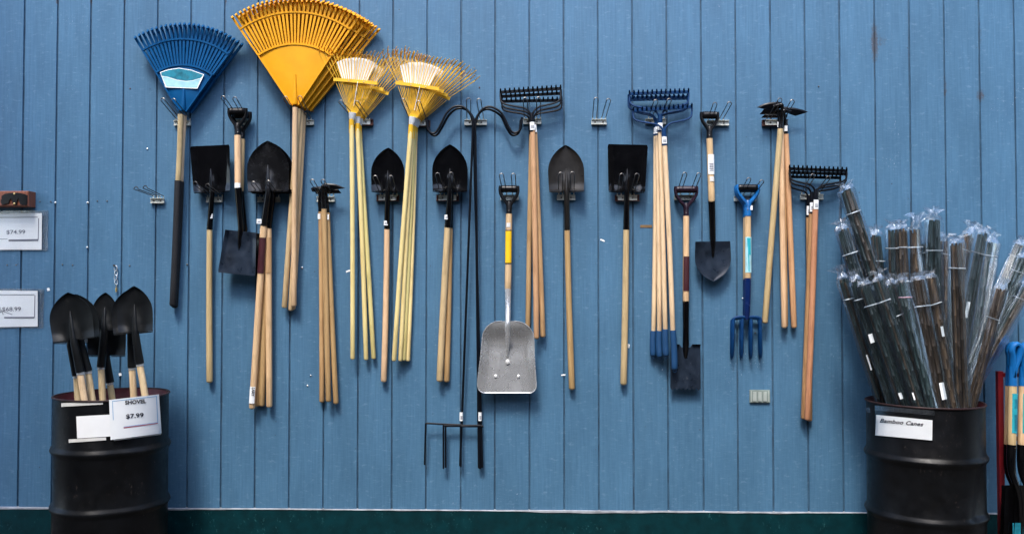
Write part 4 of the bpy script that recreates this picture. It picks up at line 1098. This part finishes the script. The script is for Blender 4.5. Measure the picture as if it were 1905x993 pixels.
on_drum_patch(st, cR, rR, [S6(166, 194), S6(198, 196), S6(200, 226), S6(168, 222)], 0.0025, M['filmtop'], 'scrap', 4, 4, 0.0004)

# ---- short shovels standing in the left drum ---------------------------------------
S4 = lambda x, y: (80 + x / 4.136, 520 + y / 4.136)
def drum_shovel(label, base, tip, hw, d, ferr, rim, mat, cup=0.03, below=95, hr=6.0):
    F0 = ferr; k_ = below / (rim[1] - ferr[1])
    end = (rim[0] + (rim[0] - ferr[0]) * k_, rim[1] + below)
    root = tool_root('drum_shovel', label, 'shovel', (end[0], end[1], d), 'short black shovels standing in the left drum')
    shovel_head(root, base, tip, hw, d, d - 0.01, mat, 'round', cup, (ferr[0], ferr[1] - 2, d), mat, 6.4, 0.60)
    m = MB(); m.tube([at(ferr[0], ferr[1] - 3, d), at(ferr[0] + (rim[0] - ferr[0]) * .05, ferr[1] + 2.5, d)], 6.3 * PX, 14); m.build('ferrule', M['ferrule'], root)
    handle(root, (ferr[0], ferr[1], d), (end[0], end[1], d), 5.6, hr, M['palewood'])
    q = at(ferr[0] - 3, ferr[1] - 7, d + 6.2 * PX); m = MB(); m.ball(q, 0.003, 8, 4); m.build('rivet', M['ferrule'], root)
    return root
drum_shovel('front left shovel in the drum, broad black blade tilted left', (137, 631), (126, 544), 40, 0.46, (149.4, 694), (157, 741), M['blackm'])
drum_shovel('shovel in the drum close behind the front left one, blade edge at its right', (149, 629), (140, 547), 38, 0.40, (163.5, 692), (171, 741), M['blackm'])
drum_shovel('shovel in the drum hidden behind the front left blade, leftmost handle', (131, 637), (130, 556), 33, 0.34, (142.5, 700), (145, 741), M['blackm'])
drum_shovel('grey-looking shovel blade in the middle of the drum', (194, 612), (196, 544), 24, 0.34, (188, 684), (190, 739), M['blackm'], 0.02)
drum_shovel('lowest shovel in the drum, blade bottom edge below all the others', (198, 661), (198, 575), 36, 0.26, (204.5, 713), (208, 739), M['blackm'])
drum_shovel('front right shovel in the drum, blade with highest tip', (252, 617), (249, 532), 33, 0.44, (260, 678), (268.5, 733), M['blackm'], below=50)
drum_shovel('shovel in the drum behind the front right one, blade edge at its left', (243, 619), (237, 540), 33, 0.36, (245.6, 685), (248.5, 735), M['blackm'])

# ---- bamboo bundles ------------------------------------------------------------------
S5 = lambda x, y: (1520 + x / 2.613, 380 + y / 2.613)
def bundle(label, top, low, hw, d0, d1, ncane, band=34, tag=None, crump=1.0, seed=0, bent=0.0, below=60, fl=0.0):
    """top and low are pixels; the bundle runs on into the drum below low"""
    rg = random.Random(seed)
    cm = 'cane_brown' if 'brown' in label else ('cane_green' if ('green' in label or 'dark' in label or seed % 3 == 0) else 'cane_mixed')
    for _ in range(60):                     # keep the foot inside the drum
        F = Fr(top[0], top[1], low[0], low[1], d0, d1)
        L = F.L + below; lim = rR - 0.022 - hw * PX; ok = True
        for v in (F.L, L):
            q = F.p(v); ex, ey = q.x - cR[0], q.y - cR[1]
            if math.hypot(ex, ey) > lim:
                ok = False
                d1 += 0.008 if ey > 0 else -0.008
                if abs(ex) > lim * 0.8: low = (low[0] - math.copysign(1.5, ex), low[1])
        if ok: break
    foot = F.p(L, 0, 0)
    root = thing('bamboo_bundle', label, 'bamboo canes', foot, 'sleeved bamboo bundles in the right drum')
    # canes packed in the round
    spots = []
    rad = hw * PX * 0.80
    for i in range(ncane):
        if i == 0: spots.append((0, 0)); continue
        a = 2 * math.pi * i / (ncane - 1) + rg.uniform(-.2, .2); q = rad * rg.uniform(0.55, 0.98)
        spots.append((math.cos(a) * q, math.sin(a) * q))
    for (sx, sy) in spots:
        cr = rg.uniform(0.0050, 0.0078)
        t0 = rg.uniform(2, 11)
        pts = []; rr = []
        nseg = 9; k_ = 0
        v = t0
        while v < L:
            p = F.p(v, sx / PX * (1 - 0.12 * (v < 40)), -sy)
            pts.append(p); rr.append(cr)
            if v > t0 + 5:
                tdir = (F.p(v + 1, 0) - F.p(v, 0)).normalized()
                pts += [p + tdir * 0.003, p + tdir * 0.006, p + tdir * 0.009]; rr += [cr * 1.28, cr * 1.28, cr * 0.97]
            v += rg.uniform(30, 52)
        pts.append(F.p(L, sx / PX, -sy)); rr.append(cr)
        m = MB(); m.tube(pts, rr, 7); m.build('cane', M[cm], root)
    # clear sleeve, folded and uneven
    grid = []; ph = [rg.uniform(0, 6.28) for _ in range(5)]
    rows = 16; n = 22
    for i in range(rows):
        v = 3 + (L - 6) * i / (rows - 1); row = []
        for j in range(n):
            a = 2 * math.pi * j / n
            r_ = (hw + 3.0) * PX * (1 + 0.10 * math.sin(3 * a + ph[0] + v * 0.012) + 0.07 * math.sin(5 * a + ph[1] - v * 0.02) + fl * smooth01((v - 60) / 120))
            if abs(v - band) < 14: r_ *= 0.90
            row.append(F.p(v, math.cos(a) * r_ / PX, -math.sin(a) * r_))
        grid.append(row)
    m = MB()
    vs = [p for row in grid for p in row]
    fs = [(i * n + j, i * n + (j + 1) % n, (i + 1) * n + (j + 1) % n, (i + 1) * n + j) for i in range(rows - 1) for j in range(n)]
    m.add(vs, fs); m.build('sleeve', M['film'], root, angle=80)
    # gathered end of the sleeve
    grid = []
    sk = rg.uniform(-4, 4) * crump; kinds = [(3, 1.02, 0.0), (-1, 0.92, 0.1), (-5, 0.62, 0.18), (-8 * crump, 0.42, 0.3), (-11 * crump - 1, 0.55, 0.45), (-15 * crump - 2, 0.85, 0.6)]
    n = 26; vs = []
    for ri, (v, f, am) in enumerate(kinds):
        for j in range(n):
            a = 2 * math.pi * j / n
            r_ = (hw + 1.6) * PX * f * (1 + am * math.sin(7 * a + ph[2]) + am * 0.7 * math.sin(4 * a + ph[3] + ri) + am * 0.5 * rg.uniform(-1, 1))
            vv = v + am * 5 * math.sin(3 * a + ph[4]) + am * rg.uniform(-3, 3)
            vs.append(F.p(vv, math.cos(a) * r_ / PX + sk * ri / 3.0, -math.sin(a) * r_))
    fs = [(i * n + j, i * n + (j + 1) % n, (i + 1) * n + (j + 1) % n, (i + 1) * n + j) for i in range(len(kinds) - 1) for j in range(n)]
    m = MB(); m.add(vs, fs); m.build('gathered_end', M['filmtop'], root, angle=30)
    # tie
    if band:
        tl = rg.uniform(-3, 3)
        pts = [F.p(band + math.cos(a) * tl, math.cos(a) * (hw + 1.0) * 0.98, -math.sin(a) * (hw + 1.0) * 0.98 * PX) for a in [2 * math.pi * i / 18 for i in range(19)]]
        m = MB(); m.tube(pts, 0.0034, 6, caps=False, flat=0.5); m.build('tie', M['tiepink' if 'pinkish' in label else 'tie'], root)
    if tag:
        v, u, wd, ht = tag
        g2 = []
        for f in (0, 1):
            row = []
            for j in range(5):
                uu = u - wd / 2 + wd * j / 4
                dz = math.sqrt(max(0.0, (hw + 2.0) ** 2 - min(abs(uu), hw + 1.6) ** 2)) * PX
                row.append(F.p(v + ht * f, uu, dz + 0.004))
            g2.append(row)
        m = MB(); m.sheet(g2, OUT * -0.0006); lb = m.build('price_tag', M['paper'], root)
    return root

B = [
 # label, top, low(at rim), hw, d0, d1, canes, band, tag
 ('long bundle leaning left, tallest of all, dark green canes', (1573, 350), (1668, 640), 10.5, 0.20, 0.30, 9, 48, None, 0.5, 40),
 ('bundle leaning left behind the tall slanting one, upper left', (1567, 424), (1650, 690), 11, 0.24, 0.33, 9, 50, None, 0.8, 30),
 ('half hidden bundle right beside the upper left one', (1590, 428), (1660, 690), 9, 0.14, 0.24, 7, 58, None, 0.8, 30),
 ('dark upright bundle in the back row, left of the clear ones', (1629, 434), (1650, 700), 10, 0.12, 0.2, 8, 52, None, 0.8, 30),
 ('upright back-row bundle with bluish sleeve, third from the left', (1661, 424), (1670, 700), 11, 0.14, 0.22, 7, 38, None, 0.8, 30),
 ('narrow upright back-row bundle between bluish and brown ones', (1679, 422), (1688, 700), 7.5, 0.16, 0.24, 6, 38, None, 0.6, 30),
 ('upright back-row bundle with brown canes and flared sleeve end', (1701, 424), (1714, 700), 11, 0.18, 0.26, 8, 36, None, 1.6, 30),
 ('low dark bundle deep in the back row, centre', (1720, 450), (1722, 700), 8, 0.10, 0.16, 7, 20, None, 0.5, 30),
 ('tall upright bundle in the centre, clear shiny sleeve, knotted end', (1738, 406), (1741, 700), 11.5, 0.20, 0.26, 7, 60, None, 1.2, 30),
 ('dark bundle behind the brown-cane bundle, right of centre', (1757, 446), (1752, 700), 8, 0.10, 0.16, 7, 26, None, 0.6, 30),
 ('slanting bundle behind the brown-cane bundle, leaning right', (1803, 432), (1770, 700), 9.5, 0.12, 0.20, 8, 34, None, 1.2, 30),
 ('bundle leaning right with a white price tag at half height', (1829, 430), (1785, 700), 10.5, 0.20, 0.28, 8, 42, (134, 3, 6, 30), 0.5, 30),
 ('dark green bundle leaning right, upper right of the drum', (1847, 448), (1814, 740), 10, 0.22, 0.34, 9, 28, None, 0.9, 40),
 ('bundle leaning far right, pale sleeve, at the photo edge', (1898, 452), (1822, 705), 9, 0.22, 0.33, 7, 26, None, 0.7, 40),
 ('bundle leaning far right in front of the pale sleeved one', (1907, 478), (1815, 742), 10.5, 0.30, 0.42, 9, 30, None, 0.7, 40),
 ('lowest bundle leaning far right over the blue-grip shovels', (1915, 530), (1824, 738), 10, 0.36, 0.44, 8, 30, None, 0.7, 30),
 ('short slanting bundle with torn sleeve flap, right of the brown-cane bundle', (1862, 534), (1812, 742), 9, 0.38, 0.46, 8, 60, None, 1.0, 40),
 ('front row bundle, brown canes, standing tall right of centre', (1779, 449), (1789, 747), 11.5, 0.46, 0.54, 9, 50, None, 0.5, 40),
 ('front row bundle farthest left', (1568, 516), (1616, 740), 8.5, 0.38, 0.50, 8, 42, (150, 2, 3, 30), 1.3, 40),
 ('second front row bundle from the left', (1590, 520), (1645, 743), 9, 0.42, 0.54, 8, 38, (105, 3, 8, 17), 1.0, 40),
 ('third front row bundle from the left, narrow tip', (1607, 528), (1676, 745), 9.5, 0.47, 0.58, 8, 42, (213, 3, 6, 12), 0.4, 40),
 ('fourth front row bundle from the left, twisted sleeve end', (1632, 520), (1706, 746), 9, 0.49, 0.59, 8, 42, (220, 3, 3, 14), 1.0, 40),
 ('fifth front row bundle, low and partly hidden', (1658, 526), (1712, 746), 8.5, 0.42, 0.52, 8, 62, None, 1.0, 40),
 ('sixth front row bundle, pale pinkish tie', (1677, 522), (1734, 747), 9.5, 0.47, 0.58, 8, 32, None, 0.6, 40),
 ('seventh front row bundle, thick, brown canes, white tag at the rim', (1708, 518), (1752, 747), 11, 0.48, 0.59, 9, 52, (198, -6, 9, 32), 0.5, 40),
 ('eighth front row bundle, just left of the tall brown-cane one', (1731, 514), (1771, 747), 9, 0.45, 0.56, 8, 52, (95, -5, 5, 19), 0.5, 40),
]
for i, (lab, top, low, hw, d0, d1, nc, band, tag, cr, bl) in enumerate(B):
    bundle(lab, top, low, hw * 1.28, d0, d1, nc + 5, band, tag, cr, 100 + i, below=bl)

# ------------------------------------------------------------------ red rack and blue-grip shovels at the right edge
xr = 1862
root = thing('red_rack', 'dark red metal rack frame at the right edge beside the drum', 'rack', Vector((at(xr, 900, 0.30).x, -0.30, 0)))
X0 = at(xr, 900, 0.30).x
zt = at(xr, 690, 0.30).z
def bar(a, b, h, nm):
    m = MB(); m.ribbon([a, b], h, h); m.build(nm, M['redframe'], root, smooth=False)
for x in (X0, X0 + 0.95):
    bar(Vector((x, -0.30, 0.0)), Vector((x, -0.30, zt)), 0.014, 'post')
    bar(Vector((x, -0.62, 0.02)), Vector((x, -0.315, 0.02)), 0.013, 'foot')
for z in (at(xr, 815, 0.3).z, zt - 0.02, 0.30):
    bar(Vector((X0 + 0.0145, -0.30, z)), Vector((X0 + 0.9355, -0.30, z)), 0.011, 'rail')
def edge_shovel(label, dx, d, side):
    root = tool_root('drain_shovel', label, 'shovel', (1884 + dx, 993, d), 'blue-grip shovels at the right edge')
    f = lambda x, y, dd=0.0: at(x + dx, y, d + dd)
    c = catmull([f(1884, 700), f(1884, 682), f(1884, 664), f(1882, 652), f(1885, 643), f(1891, 640), f(1896, 645), f(1896, 658), f(1893, 670), f(1888, 684), f(1884, 700)], 5)
    m = MB(); m.tube(c, 4.6 * PX, 10, flat=1.6); m.build('grip', M['bluebright'], root)
    m = MB(); m.tube([f(1884, 682), f(1884, 717)], [5.5 * PX, 7.0 * PX], 14); m.build('neck', M['bluebright'], root)
    handle(root, (1884 + dx, 712, d), (1882 + dx, 832, d), 6.6, 7.0, M['ash'], 'shaft')
    sticker(root, (1884 + dx, 731, d), (1883 + dx, 804, d), 7.0, M['teal'], 'label', 46, side)
    sticker(root, (1884 + dx, 741, d), (1884 + dx, 758, d), 7.0, M['tealdark'], 'label_picture', 22, side, off=0.0016)
    sticker(root, (1883 + dx, 770, d), (1883 + dx, 800, d), 7.0, M['tealdark'], 'label_picture', 26, side - 10, off=0.0016)
    m = MB(); m.tube(catmull([f(1882, 826), f(1881, 855), f(1883, 880, 0.012), f(1891, 903, 0.03), f(1897, 930, 0.03), f(1898, 960, 0.025)], 4), [7.2 * PX * (1 - 0.5 * smooth01(i / 20)) for i in range(21)], 14); m.build('socket', M['black'], root)
    grid = []
    for i in range(14):
        t = i / 13; row = []
        for j in range(11):
            s = -1 + 2 * j / 10
            row.append(f(1897 + s * (27 + 3 * t) - 2 * t, 902 + 150 * t, 0.045 * (s * s) - 0.01 * t + 0.012))
        grid.append(row)
    m = MB(); m.sheet(grid, OUT * -0.003); m.build('blade', M['black'], root, angle=50)
    m = MB(); m.sheet([[f(1884 + 15 * j / 4, 972 + 22 * i, 0.024 - 0.002 * j + 0.006) for j in range(5)] for i in (0, 1)], OUT * -0.0008); m.build('blade_sticker', M['tealdark'], root)
edge_shovel('blue-grip shovel at the right edge, fully visible shaft', 0, 0.42, -14)
edge_shovel('blue-grip shovel cut by the right edge of the photo', 19, 0.40, -20)
edge_shovel('third blue-grip shovel behind, only a strip of shaft showing', -6, 0.335, -10)

# ------------------------------------------------------------------ things fixed to the wall
S0 = lambda x, y: (x / 7.09, 340 + y / 7.09)
p = at(20, 386, 0)
root = thing('tool_holder', 'reddish wooden block with black pinned plate at the left edge', 'holder', p)
c0 = at(-40, 358, 0.0); c1 = at(66, 386, 0.0)
mx = (c0.x + c1.x) / 2; mz = (c0.z + c1.z) / 2; wx = c1.x - c0.x; hz = c0.z - c1.z
bl = MB()
dpt = 0.075
A = [(-wx / 2, -hz / 2), (wx / 2, -hz / 2), (wx / 2, hz / 2), (-wx / 2, hz / 2)]
bv = 0.005
ring = lambda ins, y: [Vector((mx + (abs(a) - ins) * math.copysign(1, a), y, mz + (abs(b_) - ins) * math.copysign(1, b_))) for a, b_ in A]
vs = ring(0, -0.0005) + ring(0, -dpt + bv) + ring(bv, -dpt)
bl.add(vs, [(i, (i + 1) % 4, 4 + (i + 1) % 4, 4 + i) for i in range(4)] + [(4 + i, 4 + (i + 1) % 4, 8 + (i + 1) % 4, 8 + i) for i in range(4)] + [(8, 9, 10, 11), (3, 2, 1, 0)])
bl.build('block', M['block'], root, smooth=False)
pp = [(20, 175), (60, 148), (120, 137), (187, 132), (260, 137), (320, 148), (352, 165), (352, 285), (300, 292), (265, 285), (247, 240), (244, 212), (232, 210), (222, 240), (214, 280), (202, 294), (180, 296), (168, 284), (160, 235), (150, 212), (130, 212), (120, 240), (112, 270), (60, 280), (30, 290), (8, 262), (6, 226), (20, 220)]
m = MB(); m.prism([at(*S0(x, y), dpt + 0.009) for x, y in pp], OUT * -0.0085); pt = m.build('plate', M['blackplastic'], root, smooth=False)
for (x, y) in ((187, 146), (187, 276)):
    m = MB(); m.ball(at(*S0(x, y), dpt + 0.010), 0.0062, 10, 6, (1, 0.5, 1)); m.build('pin', M['brass'], pt)

def wall_sign(label, sl, pa, frame, txt, tpx, gap, lower):
    q = at(*sl[3], 0)
    root = thing('price_sign', label, 'sign', q)
    def sh(cs, d, mat, nm, par=root, wob=0.0, th=0.0006):
        g2 = []
        for i in range(7):
            v = i / 6; row = []
            for j in range(13):
                u = j / 12
                x = (cs[0][0] * (1 - u) + cs[1][0] * u) * (1 - v) + (cs[3][0] * (1 - u) + cs[2][0] * u) * v
                y = (cs[0][1] * (1 - u) + cs[1][1] * u) * (1 - v) + (cs[3][1] * (1 - u) + cs[2][1] * u) * v
                row.append(at(x, y, d + wob * (math.sin(u * 9 + v * 4) + math.sin(v * 7 - u * 5))))
            g2.append(row)
        m = MB(); m.sheet(g2, OUT * -th); return m.build(nm, mat, par, angle=60)
    sh(pa, 0.008, M['paper'], 'paper')
    sh(sl, 0.0035, M['filmtop'], 'sleeve_back', wob=0.0008, th=0.0003)
    sh(sl, 0.0145, M['sleeve'], 'sleeve_front', wob=0.0011, th=0.0003)
    m = MB()
    for (a, b, t) in frame:
        m.ribbon([at(*a, 0.0094), at(*b, 0.0094)], t * PX / 2, 0.0002)
    m.build('printed_frame', M['greyink'], root, smooth=False)
    (x0, x1, yb, yt) = tpx
    lettering(txt, [(x0, yb), (x1, yb - .5), (x1, yt - .5), (x0, yt)], lambda x, y: at(x, y, 0.0096), M['greyink'], root, 0.012)
    return root
A1 = [(-60, 393), (90, 391.5), (89, 466), (-60, 466)]
wall_sign('upper price sign reading $74.99 in a clear sleeve at the left edge', A1, [(-58, 398), (78, 396.5), (77.5, 464.5), (-58, 464.5)],
          [((-55, 405), (70, 404), 1.2), ((72, 406), (71, 446), 1.4), ((16, 447.2), (71, 446.5), 3.6), ((-55, 444.5), (14, 444.5), 0.8)], '$74.99', (12, 47, 436.5, 428), 0, 0)
A2 = [(-60, 536), (82, 537), (80, 610), (-60, 611)]
s2 = wall_sign('lower price sign reading $68.99 in a clear sleeve at the left edge', A2, [(-58, 539.5), (70, 541), (70, 607), (-58, 609)],
          [((-55, 548), (64, 548), 1.2), ((65, 549), (64, 590), 1.4), ((8, 590.5), (64, 590.5), 2.8)], '$68.99', (4, 39, 580, 571), 0, 0)
m = MB()
for (a, b) in (((0, 571), (0.5, 582)), ((2, 576), (6, 585)), ((1, 580), (7, 579)), ((6, 579), (23, 585))):
    m.ribbon([at(*a, 0.0094), at(*b, 0.0094)], 0.0016, 0.0002)
m.build('print', M['greyink'], s2, smooth=False)

# chain
root = thing('hanging_chain', 'short silver chain hanging from a screw above the drum shovels', 'chain', at(216, 543, 0.01))
m = MB(); q = at(215.5, 494, 0); m.tube([q, q + OUT * 0.02, q + OUT * 0.022], [0.003, 0.003, 0.007], 8); m.build('screw', M['wire'], root)
yv = 499
for i in range(4):
    cx = 215.5 + (0.6 if i % 2 else -0.4); c = at(cx, yv, 0.014)
    ln = []
    for j in range(15):
        a = 2 * math.pi * j / 14
        lat = math.cos(a) * 0.0085; ver = math.sin(a) * 0.016
        if i % 2 == 0: ln.append(c + Vector((lat, 0, ver)))
        else: ln.append(c + Vector((lat * 0.62, lat * 0.75, ver)))
    m = MB(); m.tube(ln, 0.0026, 6, caps=False, flatdir=Vector((0.3, 1, 0.2))); m.build('link', M['chain'], root)
    yv += 8.6
m = MB(); m.tube([at(216.2, 529, 0.014), at(216.5, 535, 0.014)], 0.0022, 6); m.tube([at(216.5, 535, 0.014), at(216.5, 543, 0.014)], 0.006, 10); m.build('clip', M['brass'], root)

# slotted cover plate
root = thing('vent_plate', 'small grey-green slotted cover plate low on the siding', 'vent', at(1412, 748, 0))
def rect(x0, y0, x1, y1, d0, d1, mat, nm, par):
    a = at(x0, y0, 0); b = at(x1, y1, 0)
    m = MB(); m.box(((a.x + b.x) / 2, -(d0 + d1) / 2, (a.z + b.z) / 2), (b.x - a.x, d1 - d0, a.z - b.z)); return m.build(nm, mat, par, smooth=False)
pl_ = rect(1394, 724.5, 1431.5, 748, 0.0005, 0.012, M['ventgrey'], 'plate', root)
for x in (1399.5, 1409, 1418.5): rect(x, 728, x + 6.5, 745, 0.013, 0.018, M['ventslot'], 'slot_cover', root)
rect(1396, 726.2, 1397.6, 746.4, 0.0125, 0.0165, M['ventslot'], 'ridge', root)
rect(1428, 726.2, 1429.6, 746.4, 0.0125, 0.0165, M['ventslot'], 'ridge', root)
root = thing('tape_scrap', 'strip of brown tape stuck to the siding left of the blue bow rake handles', 'tape', at(1200, 424, 0))
rect(1191, 418.5, 1213, 423.5, 0.0006, 0.0022, M['tape'], 'strip', root)
for (x, y, w_, h_, lab) in ((1121, 447, 9, 3, 'white paper scrap on the siding left of a square shovel handle'), (1168.5, 643, 6, 8, 'white sticker on the siding beside the long square shovel handle end'), (648, 504, 9, 3.5, 'white scrap on the siding left of a yellow rake handle'), (1048, 697, 8, 3, 'white paint scrap left of the brownish shovel handle end'), (223.5, 696, 5, 6, 'white scrap on the siding between drum shovel handles'), (90, 538, 5, 6, 'pale tape corner right of the lower price sign')):
    root = thing('paper_scrap', lab, 'paper', at(x, y, 0))
    a = R(random.uniform(-25, 25)); ca, sa = math.cos(a), math.sin(a)
    pg = [(-.5, -.4), (.1, -.5), (.5, -.3), (.45, .5), (-.2, .42), (-.5, .5)]
    m = MB(); m.prism([at(x + u * w_ * ca - v * h_ * sa, y + u * w_ * sa + v * h_ * ca, 0.0024) for u, v in pg], OUT * -0.0012); m.build('scrap', M['card'], root, smooth=False)
# name written on the taped handle
r_, xa, xb = TAPE
uv, fs = text_geo('LARY', 0.02, 0.2)
vs = []
for u, v in uv:
    yy = 720 + u * 17; xx = xa + (xb - xa) * (yy - 718) / 30 + (v - 0.5) * 6.0
    vs.append(at(xx, yy, 0.062 + 6.9 * PX))
m = MB(); m.add(vs, fs); m.build('lettering', M['ink'], r_, smooth=False)
